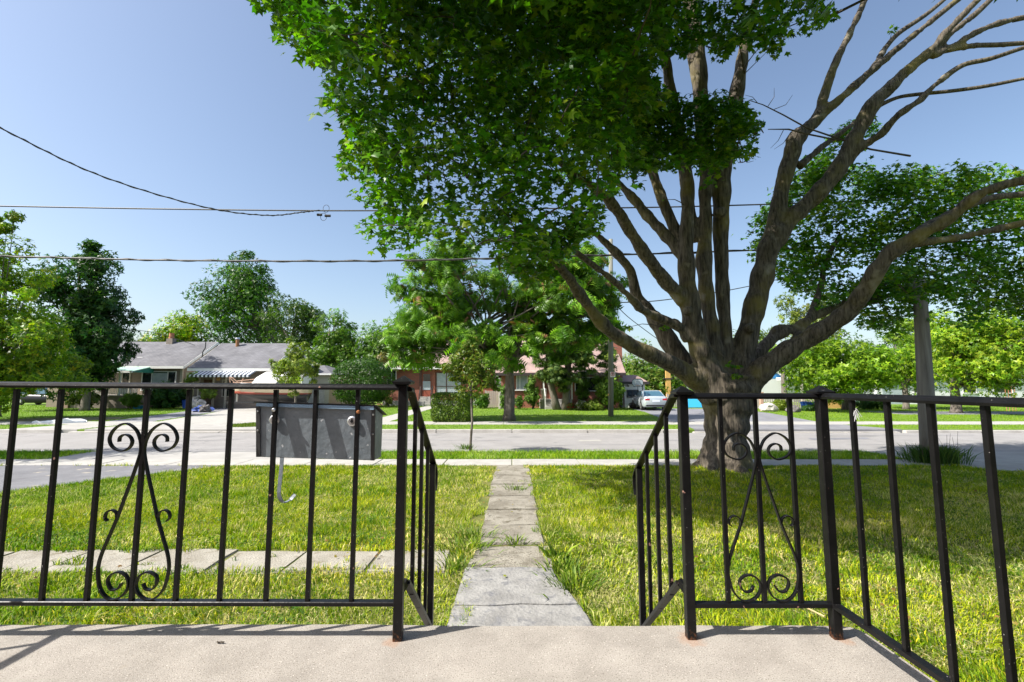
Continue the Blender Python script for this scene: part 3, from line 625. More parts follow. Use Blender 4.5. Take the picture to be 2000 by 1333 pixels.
# ------------------------------------------------------------------ maple in the front yard
BASE = gr(1418, 913)
YT = BASE.y
mt = thing('maple_tree', 'huge spreading maple with many thick limbs growing by the sidewalk', 'tree', BASE)
LIMBS = [  # (u, v, width px at that point, depth offset) ...
 [(1418, 925, 128, 0), (1417, 903, 112, 0), (1418, 875, 92, 0), (1419, 840, 86, 0), (1420, 800, 98, 0), (1424, 760, 120, 0), (1426, 735, 116, 0)],
 [(1405, 785, 66, 0), (1362, 742, 48, -.2), (1318, 716, 38, -.4), (1275, 694, 34, -.65), (1228, 672, 32, -.9), (1180, 636, 28, -1.3), (1140, 585, 25, -1.7), (1108, 540, 22, -2.1), (1075, 505, 18, -2.5), (1010, 478, 12, -2.9), (960, 470, 7, -3.2)],
 [(1400, 775, 56, .25), (1352, 728, 46, .5), (1312, 675, 42, .6), (1285, 632, 36, .65), (1262, 602, 26, .6), (1243, 575, 22, .6), (1232, 530, 20, .5), (1208, 500, 18, .4), (1178, 470, 16, .3), (1148, 442, 13, .1), (1110, 400, 9, -.1)],
 [(1345, 665, 26, -.35), (1328, 640, 22, -.45), (1290, 622, 20, -.6), (1252, 603, 18, -.9), (1205, 555, 15, -1.3), (1150, 512, 13, -1.8), (1098, 473, 12, -2.3), (1060, 452, 10, -2.6), (1012, 430, 8, -3)],
 [(1402, 775, 84, -.1), (1386, 735, 58, -.2), (1370, 689, 48, -.3), (1357, 650, 46, -.35), (1347, 595, 42, -.4), (1340, 517, 35, -.45), (1341, 450, 31, -.42), (1343, 375, 28, -.4), (1336, 300, 26, -.4), (1316, 200, 22, -.4), (1300, 110, 19, -.5), (1292, 30, 16, -.5), (1282, -80, 12, -.6), (1265, -220, 8, -.6)],
 [(1342, 592, 36, -.4), (1305, 555, 31, -.55), (1268, 510, 28, -.8), (1230, 450, 25, -1.1), (1198, 402, 24, -1.4), (1170, 375, 20, -1.7), (1120, 340, 14, -2.2), (1060, 290, 9, -2.8)],
 [(1336, 500, 28, -.35), (1305, 466, 24, -.2), (1268, 425, 23, 0), (1238, 390, 19, .2), (1210, 360, 15, .4), (1170, 320, 9, .5)],
 [(1346, 520, 32, .25), (1322, 460, 27, .35), (1296, 395, 23, .4), (1274, 335, 20, .4), (1258, 260, 18, .4), (1238, 185, 16, .4), (1215, 90, 12, .4), (1190, -40, 8, .4)],
 [(1404, 765, 52, -.1), (1399, 700, 36, -.1), (1391, 650, 33, -.1), (1383, 595, 32, -.1), (1375, 517, 34, -.1), (1378, 450, 27, -.05), (1378, 375, 26, 0), (1376, 319, 25, .1), (1370, 220, 32, .1), (1366, 140, 32, .1), (1362, 70, 25, .1), (1356, -40, 17, .1), (1350, -160, 9, 0)],
 [(1360, 470, 26, 0), (1345, 400, 24, .2), (1330, 300, 22, .2), (1312, 200, 19, .2), (1296, 100, 17, .2), (1284, 20, 14, .2), (1262, -100, 9, .2)],
 [(1421, 765, 60, 0), (1420, 705, 32, .05), (1417, 650, 28, .05), (1413, 595, 28, .05), (1409, 517, 29, .05), (1408, 450, 32, .05), (1409, 375, 38, .05), (1411, 319, 40, .05), (1428, 240, 34, .1), (1441, 169, 30, .1), (1450, 112, 24, .1), (1464, 50, 18, .1), (1480, -20, 14, .1), (1500, -140, 8, .1)],
 [(1368, 190, 22, .1), (1352, 110, 20, .2), (1344, 40, 16, .2), (1330, -80, 9, .2)],
 [(1432, 775, 80, 0), (1444, 725, 54, 0), (1456, 670, 47, 0), (1471, 610, 45, 0), (1487, 550, 46, 0), (1500, 490, 43, 0), (1516, 455, 44, 0), (1528, 435, 40, 0)],
 [(1503, 490, 40, 0), (1516, 425, 34, 0), (1532, 350, 33, 0), (1546, 300, 34, 0), (1558, 268, 35, 0), (1580, 248, 26, 0), (1598, 225, 21, 0), (1608, 190, 20, 0), (1622, 150, 18, 0), (1640, 105, 15, 0), (1660, 65, 14, 0), (1676, 30, 13, 0), (1695, -15, 12, 0), (1720, -90, 8, 0)],
 [(1588, 245, 22, 0), (1620, 212, 20, -.1), (1662, 175, 18, -.2), (1702, 138, 17, -.3), (1750, 98, 14, -.4), (1802, 55, 12, -.5), (1870, 0, 11, -.6), (1950, -70, 8, -.7)],
 [(1702, 138, 13, -.3), (1722, 105, 11, -.2), (1752, 68, 10, -.2), (1800, 35, 9, -.2), (1830, 12, 8, -.2), (1890, -40, 6, -.2)],
 [(1512, 475, 40, 0), (1545, 428, 36, -.1), (1590, 385, 35, -.2), (1630, 340, 34, -.3), (1662, 285, 32, -.4), (1685, 240, 33, -.5), (1704, 205, 31, -.6), (1740, 170, 26, -.7), (1775, 135, 22, -.8), (1820, 98, 18, -.9), (1850, 62, 15, -1), (1885, 25, 13, -1.1), (1930, -20, 11, -1.2), (2000, -90, 8, -1.3)],
 [(1835, 88, 14, -.9), (1870, 55, 13, -.9), (1905, 28, 12, -.9), (1945, -10, 10, -.9), (2010, -70, 7, -.9)],
 [(1820, 110, 15, -.9), (1870, 85, 13, -.9), (1905, 65, 13, -.9), (1950, 46, 13, -.9), (2005, 34, 11, -.9), (2090, 20, 8, -.9)],
 [(1845, 100, 11, -.9), (1900, 90, 10, -.9), (1950, 88, 10, -.9), (2010, 84, 9, -.9), (2080, 80, 6, -.9)],
 [(1652, 320, 20, -.35), (1680, 290, 18, -.5), (1720, 262, 17, -.7), (1758, 222, 16, -.9), (1796, 196, 14, -1), (1832, 162, 13, -1.1), (1880, 128, 11, -1.2), (1935, 115, 10, -1.3), (2005, 92, 9, -1.4), (2090, 70, 6, -1.5)],
 [(1706, 212, 11, -.6), (1750, 192, 8, -.7), (1790, 185, 8, -.8), (1860, 178, 8, -1), (1930, 168, 8, -1.2), (2010, 152, 7, -1.4), (2080, 140, 5, -1.6)],
 [(1562, 325, 16, 0), (1600, 292, 14, .2), (1640, 262, 12, .4), (1675, 236, 10, .6), (1720, 205, 6, .8)],
 [(1440, 775, 70, -.1), (1482, 730, 50, -.35), (1530, 692, 42, -.55), (1590, 655, 40, -.8), (1640, 622, 38, -1.1), (1680, 582, 37, -1.4), (1712, 530, 35, -1.7), (1745, 488, 31, -1.9), (1795, 460, 27, -2.1), (1850, 430, 24, -2.3), (1900, 388, 22, -2.5), (1950, 365, 21, -2.7), (2010, 350, 19, -2.9), (2120, 330, 13, -3.2)],
 [(1745, 492, 22, -1.9), (1800, 474, 16, -2), (1860, 466, 15, -2), (1930, 452, 15, -2.1), (2010, 434, 14, -2.2), (2120, 420, 9, -2.3)],
 [(1790, 455, 18, -2), (1840, 425, 15, -1.9), (1890, 403, 14, -1.8), (1940, 386, 14, -1.8), (2010, 378, 13, -1.8), (2100, 360, 8, -1.8)],
 [(1452, 742, 34, .3), (1476, 700, 28, .35), (1502, 668, 26, .4), (1522, 655, 20, .4), (1560, 635, 18, .5), (1610, 610, 17, .7), (1660, 590, 14, 1.0), (1720, 570, 10, 1.6)],
 [(1504, 668, 20, .4), (1512, 648, 15, .4), (1525, 640, 13, .4), (1550, 638, 10, .5), (1590, 622, 7, .8)],
 [(1530, 690, 22, .2), (1562, 652, 18, .4), (1590, 600, 15, .7), (1605, 550, 13, 1), (1612, 515, 12, 1.2), (1640, 460, 8, 1.6)],
 [(1560, 680, 20, .1), (1620, 640, 17, .6), (1700, 590, 14, 1.2), (1800, 560, 11, 2), (1900, 530, 8, 2.8)]]
tb = MB(); nodes = []
for Lm in LIMBS:
    P = [at(u, v, YT+o) if v < 903 else at(u, v, YT+o) for u, v, w, o in Lm]
    rd = [w*.445*(p.y*cp+(p.z-HC)*sp)/F for p, (u, v, w, o) in zip(P, Lm)]
    PP = cr([(*p, r) for p, r in zip(P, rd)], 5)
    big = [q for q in PP if q[3] > .045]
    if len(big) > 2: tb.tube([q[:3] for q in big], [q[3]*(1+.07*math.sin(i*1.3)+.07*mnoise.noise(Vector(q[:3])*2.7)) for i, q in enumerate(big)], 14)
    sm = [q for q in PP if q[3] <= .06]
    if len(sm) > 2: MB().tube([q[:3] for q in sm], [q[3] for q in sm], 8).build('branch', M_bark, mt, smooth=True)
    if len(Lm) > 6 or Lm[0][2] < 50: nodes += [q[:4] for q in PP if q[3] < .30]
# root flare
for a in range(7):
    an = a*.9+.3; r0 = .42; p0 = BASE+Vector((math.cos(an)*.30, math.sin(an)*.30, .42)); p1 = BASE+Vector((math.cos(an)*(.48+.07*(a % 3)), math.sin(an)*.50, .07)); p2 = BASE+Vector((math.cos(an)*.78, math.sin(an)*.78, -.10))
    tb.tube([p0, p1, p2], [.16, .12, .07], 8)
# knots and pruned stubs
for u, v, Yo, r in ((1348, 606, -.80, .10), (1412, 412, -.35, .13), (1470, 640, -.42, .11), (1420, 745, -.5, .14), (1556, 272, -.1, .18)):
    p = at(u, v, YT+Yo); tb.tube([p+Vector((0, .18, 0)), p], [r, r*.8], 10)
tr = tb.build('trunk', M_bark, mt)
md = tr.modifiers.new('remesh', 'REMESH'); md.mode = 'VOXEL'; md.voxel_size = .03
dg = bpy.context.evaluated_depsgraph_get(); nm_ = bpy.data.meshes.new_from_object(tr.evaluated_get(dg)); tr.modifiers.clear(); tr.data = nm_
if not nm_.materials: nm_.materials.append(M_bark)
co = np.empty(len(nm_.vertices)*3, np.float32); nm_.vertices.foreach_get('co', co); co = co.reshape(-1, 3)
bm = bmesh.new(); bm.from_mesh(nm_)
for _ in range(3): bmesh.ops.smooth_vert(bm, verts=bm.verts, factor=.5, use_axis_x=True, use_axis_y=True, use_axis_z=True)
bm.normal_update()
for v in bm.verts:
    lo = max(0, 1-v.co.z/1.9)
    d = mnoise.noise(Vector((v.co.x*7, v.co.y*7, v.co.z*1.1)))*(.016+.035*lo)+mnoise.noise(Vector((v.co.x*17, v.co.y*17, v.co.z*2.4+5)))*(.011+.018*lo)+mnoise.noise(v.co*3.2)*.02
    v.co += v.normal*d
bm.to_mesh(nm_); bm.free(); nm_.shade_smooth()
# dead twigs
b = MB(); b.tube([at(u, v, YT-.4) for u, v in ((1462, 196), (1490, 205), (1530, 225), (1575, 250), (1640, 272), (1700, 292), (1778, 305))], [.008, .011, .015, .018, .02, .022, .024], 6)
b.tube([at(u, v, YT-.4) for u, v in ((1500, 253), (1540, 253), (1575, 262), (1640, 275))], [.01, .018, .02, .02], 6)
for pts in (((1500, 208), (1512, 190), (1512, 172)), ((1512, 214), (1535, 205), (1548, 186)), ((1530, 255), (1520, 275), (1505, 290)), ((1545, 258), (1530, 280), (1512, 292)), ((1480, 202), (1470, 190), (1455, 186))): b.tube([at(u, v, YT-.4) for u, v in pts], [.008, .006, .003], 5)
b.build('dead_twig', M_twig, mt)
# crown: clusters of leaves along twigs that hang off the limbs
NODES = np.array(nodes); NODES = NODES[NODES[:, 2] > 2.6]
PM1 = [(495, 0), (545, 45), (535, 90), (570, 125), (640, 105), (655, 165), (620, 180), (625, 205), (680, 255), (665, 290), (640, 305), (660, 330), (710, 345), (700, 395), (740, 415), (690, 425), (680, 445), (735, 470), (740, 495), (790, 500), (860, 480), (960, 495), (1010, 520), (1050, 545), (1085, 520), (1130, 480), (1175, 430), (1200, 375), (1225, 320), (1262, 300), (1262, 180), (1275, 50), (1290, 0), (1330, -320), (1100, -520), (700, -470), (440, -170)]
PM2 = [(1250, -10), (1628, -10), (1622, 40), (1565, 40), (1540, 85), (1500, 108), (1460, 95), (1400, 125), (1370, 95), (1330, 100), (1290, 120), (1250, 150), (1290, -330), (1560, -300), (1660, -60)]
PM3 = [(1200, 140), (1260, 150), (1300, 178), (1390, 195), (1455, 188), (1490, 240), (1498, 265), (1445, 280), (1475, 315), (1425, 322), (1390, 345), (1340, 325), (1290, 345), (1215, 360)]
PM4 = [(1475, 400), (1505, 365), (1535, 330), (1600, 300), (1650, 330), (1700, 320), (1760, 325), (1820, 310), (1850, 302), (1900, 325), (1955, 308), (2010, 320), (2160, 330), (2160, 660), (2000, 645), (1940, 630), (1890, 645), (1840, 605), (1790, 585), (1755, 650), (1700, 655), (1650, 605), (1590, 600), (1540, 565), (1500, 525), (1455, 500), (1450, 440)]
PM5 = [(1560, 330), (1620, 300), (1625, 250), (1690, 225), (1730, 215), (1725, 265), (1660, 300), (1600, 350)]
PM6 = [(1005, 455), (1120, 430), (1180, 440), (1110, 500), (1075, 560), (1020, 560), (960, 520)]
FR = [PM1, PM2, PM3, PM4, PM5, PM6]
def sample(poly, n, y0, y1, pw=1.0):
    us = [p[0] for p in poly]; vs_ = [p[1] for p in poly]; out = []
    while len(out) < n:
        u, v = random.uniform(min(us), max(us)), random.uniform(min(vs_), max(vs_))
        if inpoly(np.array([u]), np.array([v]), poly)[0]: out.append(at(u, v, y0+(y1-y0)*random.random()**pw))
    return out
CL = [(p, .42) for p in sample(PM1, 570, 5.0, 7.9, 1.0)]+[(p, .40) for p in sample(PM2, 165, 6.8, 9.4)]+[(p, .36) for p in sample(PM3, 165, 7.6, 9.2)]
CL += [(p, .36) for p in sample([(1740, 520), (1860, 520), (1870, 575), (1800, 592), (1770, 600)], 14, 9.3, 9.9)]
CL += [(p, .445) for p in sample(PM4, 450, 10.5, 12.6)]+[(p, .25) for p in sample(PM5, 22, 10.6, 11.4)]+[(p, .34) for p in sample(PM6, 40, 6.6, 8.4)]
for u, v, Yy, r in ((1742, 60, YT-.5, .10), (1280, 690, YT-.7, .16), (1245, 665, YT-1.0, .14), (1432, 712, YT-.8, .15), (1225, 640, YT+.2, .12), (1295, 640, YT+.2, .12), (1440, 735, YT-.8, .10), (1690, 240, YT, .2), (1300, 390, YT-.9, .15)): CL.append((at(u, v, Yy), r))
hid = []                                                 # the rest of the crown, overhead and behind the picture's edge
while len(hid) < 200:
    a = np.array([random.gauss(0, 1) for _ in range(3)]); a /= np.linalg.norm(a); a *= random.random()**.33
    p = Vector((2.3+a[0]*5.6, 7.0+a[1]*4.6, 9.4+a[2]*3.6)); u, v = proj(p)
    if p.z < 6.5 or p.y < 4.6 or (v > -45 and -80 < u < 2100): continue
    if u > 1700 and v > -260: continue
    hid.append((p, .5))
SHADE = [tuple(gr(u_, v_)[:2]) for u_, v_ in ((1075, 938), (1140, 955), (1220, 985), (1340, 1000), (1420, 1018), (1500, 1028), (1600, 1064), (1700, 1060), (1850, 1096), (2000, 1108))]+[(9.8, 4.3), (12.5, 6), (14, 12.8), (11.5, 12.9), (8.4, 13.6), (6.5, 12.6), (5.6, 10.2), (3.8, 9.7), (.9, 9.6)]  # ground to keep in shade; extra overhead leaf clusters are added to shadow it
k = 0
while len(hid) < 690 and k < 90000:
    k += 1; tx, ty = random.uniform(.5, 14), random.uniform(3.5, 13.6)
    if not inpoly(np.array([tx]), np.array([ty]), SHADE)[0]: continue
    h_ = random.uniform(5.2, 10.5); q_ = h_/math.tan(SUN_EL); p = Vector((tx-SUN_AZ.x*q_, ty-SUN_AZ.y*q_, h_)); u, v = proj(p)
    if p.y < 1.2 or (p-Vector((2.2, 6.8, 8))).length > 7.5: continue
    if v > -40 and not (inpoly(np.array([u]), np.array([v]), PM1)[0] and p.y > 4.5): continue
    hid.append((p, .5))
# gaps in the crown through which the sun reaches the lower left of the trunk
TP = [Vector((BX-.35+.12*i, BY-.35, .15+.28*k)) for i in range(4) for k in range(5)]
def lets_sun(c_, r_):
    for q_ in TP:
        d_ = Vector(c_)-q_; a_ = -d_.dot(sdir)
        if a_ > 1.0 and (d_+sdir*a_).length < r_: return False
    return True
CL = [(p_, r_) for p_, r_ in CL if lets_sun(p_, .52)]; hid = [(p_, r_) for p_, r_ in hid if lets_sun(p_, .62)]
CL += hid
HIDI = len(CL)-len(hid); LP, LN, LS, LC, LH = [], [], [], [], []; tw = MB(); used = [tuple(q[:3]) for q in NODES[::2]]
order = sorted(range(len(CL)), key=lambda i: min(np.linalg.norm(NODES[::4, :3]-np.array(CL[i][0]), axis=1)))
for i in order:
    c, rr = CL[i]; cv = np.array(c)
    U_ = np.array(used); d = np.linalg.norm(U_-cv, axis=1)+np.maximum(0, U_[:, 2]-cv[2])*.3; j = int(np.argmin(d)); q = Vector(used[j])
    if d[j] > .12:
        mid = q.lerp(c, .5)+Vector((random.uniform(-.1, .1), random.uniform(-.1, .1), .08*d[j])); r0 = min(.03, .008+.008*d[j])
        tw.tube([q, q.lerp(mid, .5)+Vector((0, 0, .02)), mid, mid.lerp(c, .6), c], [r0, r0*.85, r0*.65, r0*.45, .004], 3, cap=False)
        used.append(tuple(c)); used.append(tuple(mid))
    n = int((44 if rr > .45 else 58)*(rr/.42)**1.6)+5
    g = rng.normal(size=(n, 3)); g /= np.linalg.norm(g, axis=1, keepdims=True); g *= rng.random((n, 1))**.45
    pos = cv+g*np.array([rr*1.15, rr*1.15, rr*.62]); pos[:, 2] -= .12*(g[:, 0]**2+g[:, 1]**2)*rr
    nr = np.stack([g[:, 0]*.55, g[:, 1]*.55-.12, np.full(n, .75)], 1)+rng.normal(0, .38, (n, 3))
    LH.append(np.full(n, i >= HIDI)); LP.append(pos); LN.append(nr); LS.append(rng.uniform(.042, .108, n)); tone = random.uniform(.75, 1.25)
    LC.append(colmix(n, [(.062, .165, .005), (.105, .235, .007), (.20, .32, .010), (.04, .115, .008)], [.34, .32, .19, .15])*np.array([tone, 1, 1]))
pos = np.concatenate(LP); nr = np.concatenate(LN); sz = np.concatenate(LS); cl_ = np.concatenate(LC)
u, v = proj(pos); ok = np.ones(len(pos), bool)
# keep twigs out of the open sky between limbs
for hole in ([(1512, 120), (1640, 60), (1990, 40), (2000, 290), (1850, 285), (1760, 300), (1690, 205), (1600, 260), (1520, 330), (1490, 350), (1505, 290), (1520, 200)], [(1240, 335), (1300, 335), (1330, 420), (1300, 440)], [(1445, 330), (1470, 420), (1440, 480)]):
    hm = inpoly(u, v, hole) & (rng.random(len(u)) < .93); ok &= ~hm
uj, vj = u+rng.normal(0, 8, len(u))+(vnoise(u, v, 38)-.5)*64, v+rng.normal(0, 8, len(u))+(vnoise(u+300, v+90, 38)-.5)*64; ins = np.zeros(len(u), bool)
for P_ in FR: ins |= inpoly(uj, vj, P_)
spr = np.zeros(len(u), bool)
for u_, v_, r_ in ((1742, 60, 50), (1280, 690, 40), (1245, 665, 40), (1432, 715, 45), (1225, 640, 35), (1295, 640, 35), (1690, 240, 40), (1300, 390, 35), (1800, 550, 75)): spr |= ((u-u_)**2+(v-v_)**2 < r_*r_) & (pos[:, 1] > 8.2)
ok &= ins | spr | (v < -25) | (u > 2030)
keep = ((u < 480) & (v > -20)); ok &= ~keep
dn = inpoly(u, v, [(1695, 55), (1770, 40), (1790, 80), (1730, 90)]); ok |= dn & (pos[:, 1] > 8.5)
hd = np.concatenate(LH); a_ = ok & ~hd; leaves('crown', pos[a_], nr[a_], sz[a_], tpl_maple(), cl_[a_], M_leaf, mt, kind='stuff')
a_ = ok & hd; leaves('upper_shade_crown', pos[a_], nr[a_], sz[a_]*1.9, tpl_sprig(), cl_[a_], M_leaf, mt, kind='stuff')
tw.build('twigs', M_twig, mt)

# ------------------------------------------------------------------ other trees, shrubs
def tree(name, label, base, trunk_h, trunk_r, crown, cols, n, size, cat='tree', group='trees beyond the road', tpl=None, lobes=26, lobe_r=.42, m=None, bark=None, seed=1, w=None, fork=None, flat=.8, droop=0, jit=.55, inner=.35):
    """crown: list of ellipsoids (cx, cy, cz, rx, ry, rz) in world coordinates"""
    global rng
    old = rng; rng = np.random.default_rng(seed); rnd = random.Random(seed)
    t = thing(name, label, cat, base, group); b = MB(); base = Vector(base)
    top = base+Vector((0, 0, trunk_h)); cc = Vector(crown[0][:3])
    if trunk_r:
        b.tube([base+Vector((0, 0, -.05)), base+Vector((0, 0, trunk_h*.12)), base.lerp(top, .5)+Vector((.04, 0, 0)), top, top.lerp(cc, .6), cc+Vector((0, 0, crown[0][5]*.5))], [trunk_r*1.5, trunk_r*1.1, trunk_r, trunk_r*.9, trunk_r*.6, trunk_r*.2], 9)
    PS, NS, TN, tone = [], [], [], []; vol = [e[3]*e[4]*e[5] for e in crown]; tot = sum(x**.67 for x in vol)
    for e, vv in zip(crown, vol):
        c = np.array(e[:3]); r = np.array(e[3:]); k = max(6, int(lobes*2.2*vv**.67/tot)); ne = int(n*vv**.67/tot)
        L_ = rng.normal(size=(k, 3)); L_ /= np.linalg.norm(L_, axis=1, keepdims=True); L_ *= (.30+.68*rng.random((k, 1))**.8)
        lc = c+L_*r; lr = lobe_r*.74*(.6+.8*rng.random(k))*np.cbrt(np.prod(r)); tone.append((lc, rng.uniform(.72, 1.28, k)))
        if trunk_r:
            for q in lc[:max(3, k//2)]:
                s0 = top.lerp(cc, rnd.uniform(-.1, .7)); b.tube([s0, s0.lerp(Vector(q), .5)+Vector((0, 0, .1)), Vector(q)], [trunk_r*.35, trunk_r*.2, trunk_r*.06], 5, cap=False)
        per = rng.integers(0, k, ne); g = rng.normal(size=(ne, 3)); g /= np.linalg.norm(g, axis=1, keepdims=True)
        rad = np.where(rng.random(ne) < inner, rng.random(ne)**.5, .8+.3*rng.random(ne))[:, None]
        p = lc[per]+g*rad*lr[per][:, None]*np.array([1, 1, flat]); p[:, 2] -= droop*(g[:, 0]**2+g[:, 1]**2)*lr[per]
        PS.append(p); out = norm((p-c)/r); TN.append(tone[-1][1][per])
        NS.append(g*.55+out*.45+np.array([0, -.05, .35])+rng.normal(0, jit, (ne, 3)))
    p = np.concatenate(PS); nn = np.concatenate(NS); TT_ = np.concatenate(TN); okk = p[:, 2] > .05; p, nn, TT_ = p[okk], nn[okk], TT_[okk]; N = len(p)
    if trunk_r: b.build('trunk', bark or M_bark2, t, smooth=True)
    upv = None
    if tpl is not None and droop: upv = rng.normal(0, 1, (N, 3)); upv[:, 2] = -.7
    leaves('crown', p, nn, size*rng.uniform(.7, 1.3, N), tpl or tpl_sprig(), colmix(N, cols, w)*1.25*TT_[:, None], m or M_leaf, t, kind='stuff', up=upv)
    rng = old; return t
def ell(u0, u1, v0, v1, Y, ry=None):
    a, b_ = at(u0, v1, Y), at(u1, v0, Y); c = (a+b_)/2; rx = abs(b_.x-a.x)/2; return (c.x, Y, c.z, rx, ry or rx, abs(b_.z-a.z)/2)
G1 = [(.05, .13, .010), (.085, .175, .014), (.035, .095, .010)]; LIME = [(.13, .225, .010), (.195, .29, .014), (.08, .17, .010)]; YEL = [(.14, .235, .010), (.23, .31, .012), (.07, .155, .008), (.32, .30, .02)]
DARK = [(.02, .065, .014), (.03, .085, .016), (.05, .105, .016)]; BRIGHT = [(.075, .16, .014), (.12, .20, .02), (.05, .11, .012)]
tree('street_tree', 'tall yellow-green tree at the far left picture edge beyond the road', gr(-8, 815), 2.0, .17, [ell(-160, 120, 560, 815, 24), ell(-140, 150, 620, 800, 23.6), ell(-110, 95, 470, 660, 24.2), ell(-70, 60, 405, 560, 24.4)], YEL, 19000, .19, seed=11, lobes=60, w=[.4, .25, .25, .1], lobe_r=.30)
tree('dark_maple_tree', 'dense dark green tree beside the bungalow with green awning', gr(165, 803), 2.2, .25, [ell(75, 220, 450, 650, 33), ell(100, 265, 540, 740, 33), ell(30, 200, 620, 775, 34), ell(120, 240, 650, 760, 32.5)], DARK, 15500, .29, seed=12, lobes=44, lobe_r=.44, m=M_leaf)
tree('spreading_tree', 'off-frame street tree left of the driveway on the near side', (-16.2, 10.6, 0), 2.4, .16, [(-16.2, 10.6, 5.2, 2.0, 2.0, 2.2)], G1, 3000, .16, seed=13, group='street trees')
tree('background_tree', 'tallest rounded background tree behind the grey roofs', (-29.5, 62, 0), 6, .4, [ell(378, 558, 510, 710, 62), ell(430, 530, 492, 610, 62)], G1+[(.03, .075, .02)], 11000, .36, seed=14, lobes=44)
tree('background_tree', 'airy background tree between the tall tree and the bright green one', (-28, 57, 0), 6, .3, [ell(515, 640, 572, 710, 57)], [(.04, .08, .016), (.065, .11, .02)], 3800, .34, seed=15, lobes=20)
tree('background_tree', 'bright green background tree just left of the clipped round yew', (-22, 54, 0), 4, .3, [ell(582, 702, 605, 755, 54), ell(630, 715, 645, 760, 53)], BRIGHT, 7000, .32, seed=16, lobes=30)
tree('background_tree', 'yellowish background tree behind the bungalow chimney', (-42, 58, 0), 5, .3, [ell(300, 415, 615, 720, 58)], YEL, 4500, .33, seed=17, lobes=20)
tree('background_tree', 'bright green tree behind the left end of the pink hip roof', (-15.5, 54, 0), 4, .25, [ell(698, 810, 622, 750, 54)], BRIGHT, 5200, .30, seed=18, lobes=22)
tree('background_tree', 'brownish olive tree low over the left slope of the pink roof', (-12.5, 52, 0), 4, .2, [ell(735, 805, 662, 730, 52)], [(.16, .14, .04), (.11, .13, .03), (.2, .15, .06)], 2600, .28, seed=19, lobes=14)
tree('background_tree', 'small far conifer top left of the bungalow roof', (-66, 80, 0), 4, .3, [ell(226, 310, 650, 710, 80)], [(.035, .07, .035), (.05, .09, .04)], 2200, .42, seed=20, lobes=12, tpl=tpl_spray())
tree('background_tree', 'bushy light green tree behind the white garage with basketball hoop', (12.5, 47, 0), 3, .25, [ell(1205, 1310, 672, 800, 47), ell(1240, 1340, 715, 800, 46)], BRIGHT+[(.16, .2, .03)], 8000, .27, seed=21, lobes=34)
tree('lime_tree', 'low spreading lime-green tree behind the picket fence and right railing', gr(1652, 801), 1.6, .22, [ell(1505, 1660, 645, 782, 32), ell(1580, 1730, 655, 785, 31.5), ell(1620, 1740, 690, 770, 31)], LIME, 12000, .22, seed=22, lobes=46, bark=M_bark)
tree('lime_tree', 'tall lime-green tree at the right edge behind the utility pole', gr(1868, 807), 1.8, .27, [ell(1820, 1990, 640, 770, 29), ell(1830, 1960, 592, 700, 29), ell(1900, 2080, 600, 775, 28)], LIME+[(.23, .29, .02)], 14000, .20, seed=23, lobes=54)
tree('lime_tree', 'middle lime-green tree directly behind the near utility pole', (at(1770, 800, 35).x, 35, 0), 1.8, .2, [ell(1715, 1840, 640, 780, 35), ell(1740, 1830, 600, 700, 35.5)], LIME, 6500, .22, seed=27, lobes=30)
tree('background_tree', 'airy pale tree top showing between limbs right of the maple trunk', (27, 46, 0), 5, .25, [ell(1520, 1640, 560, 690, 46)], [(.11, .15, .025), (.15, .18, .03)], 3000, .30, seed=24, lobes=18)
tree('background_tree', 'pale tree directly behind the maple crotch', (25.5, 55, 0), 4, .25, [ell(1420, 1505, 640, 760, 55)], [(.11, .16, .03), (.08, .12, .02)], 2600, .32, seed=25, lobes=14)
tree('background_tree', 'shaded tree behind the white house at the far right', (42, 52, 0), 4, .3, [ell(1690, 1830, 640, 740, 52), ell(1900, 2100, 620, 740, 54)], G1, 6000, .32, seed=26, lobes=26)
LOC = [(.07, .15, .010), (.11, .20, .014), (.035, .085, .010), (.15, .075, .04)]
gl = gr(994, 822)
tree('locust_tree', 'large feathery honey locust with grey trunk on the far lawn', gl, 3.0, .26, [ell(735, 930, 560, 740, gl.y), ell(760, 1010, 470, 650, gl.y), ell(960, 1200, 470, 650, gl.y), ell(1010, 1170, 590, 700, gl.y-.5), ell(870, 1060, 600, 720, gl.y-1), ell(1090, 1235, 480, 640, gl.y+1), ell(1120, 1225, 560, 680, gl.y+.5)], [tuple(1.2*c_ for c_ in q_) for q_ in LOC], 16000, .42, seed=31, tpl=tpl_frond(), lobes=80, w=[.46, .30, .20, .04], droop=.5, flat=.5, lobe_r=.30)
# bare forked limbs of the locust: a part of that tree
lt = [o for o in bpy.data.objects if o.name.startswith('locust_tree')][0]
b = MB(); Yl = gl.y
for pts in (((993, 700, .22), (975, 695, .15), (955, 672, .12), (935, 655, .09), (900, 640, .05)), ((993, 700, .22), (996, 670, .18), (1000, 630, .15), (985, 560, .10), (975, 520, .05)), ((1000, 630, .12), (1040, 600, .09), (1085, 575, .05)), ((955, 672, .1), (900, 610, .07), (850, 590, .04)), ((1000, 640, .1), (1060, 630, .07), (1120, 610, .04))):
    b.tube([at(u, v, Yl) for u, v, r in pts], [r for u, v, r in pts], 7)
b.build('limb', M_bark2, lt, smooth=True)
sp_ = gr(1095, 801)
tree('twin_trunk_tree', 'dark drooping conifer with twin grey trunks before the porch steps', sp_, .1, 0, [ell(1040, 1160, 600, 745, sp_.y), ell(1120, 1212, 655, 725, sp_.y), ell(1040, 1130, 705, 760, sp_.y-.8), ell(1030, 1110, 640, 720, sp_.y)], [(.035, .075, .014), (.055, .10, .016), (.10, .14, .02)], 9500, .34, seed=32, tpl=tpl_spray(), lobes=64, m=M_needle, droop=.6, flat=.5, lobe_r=.30)
tt = [o for o in bpy.data.objects if o.name.startswith('twin_trunk_tree')][0]
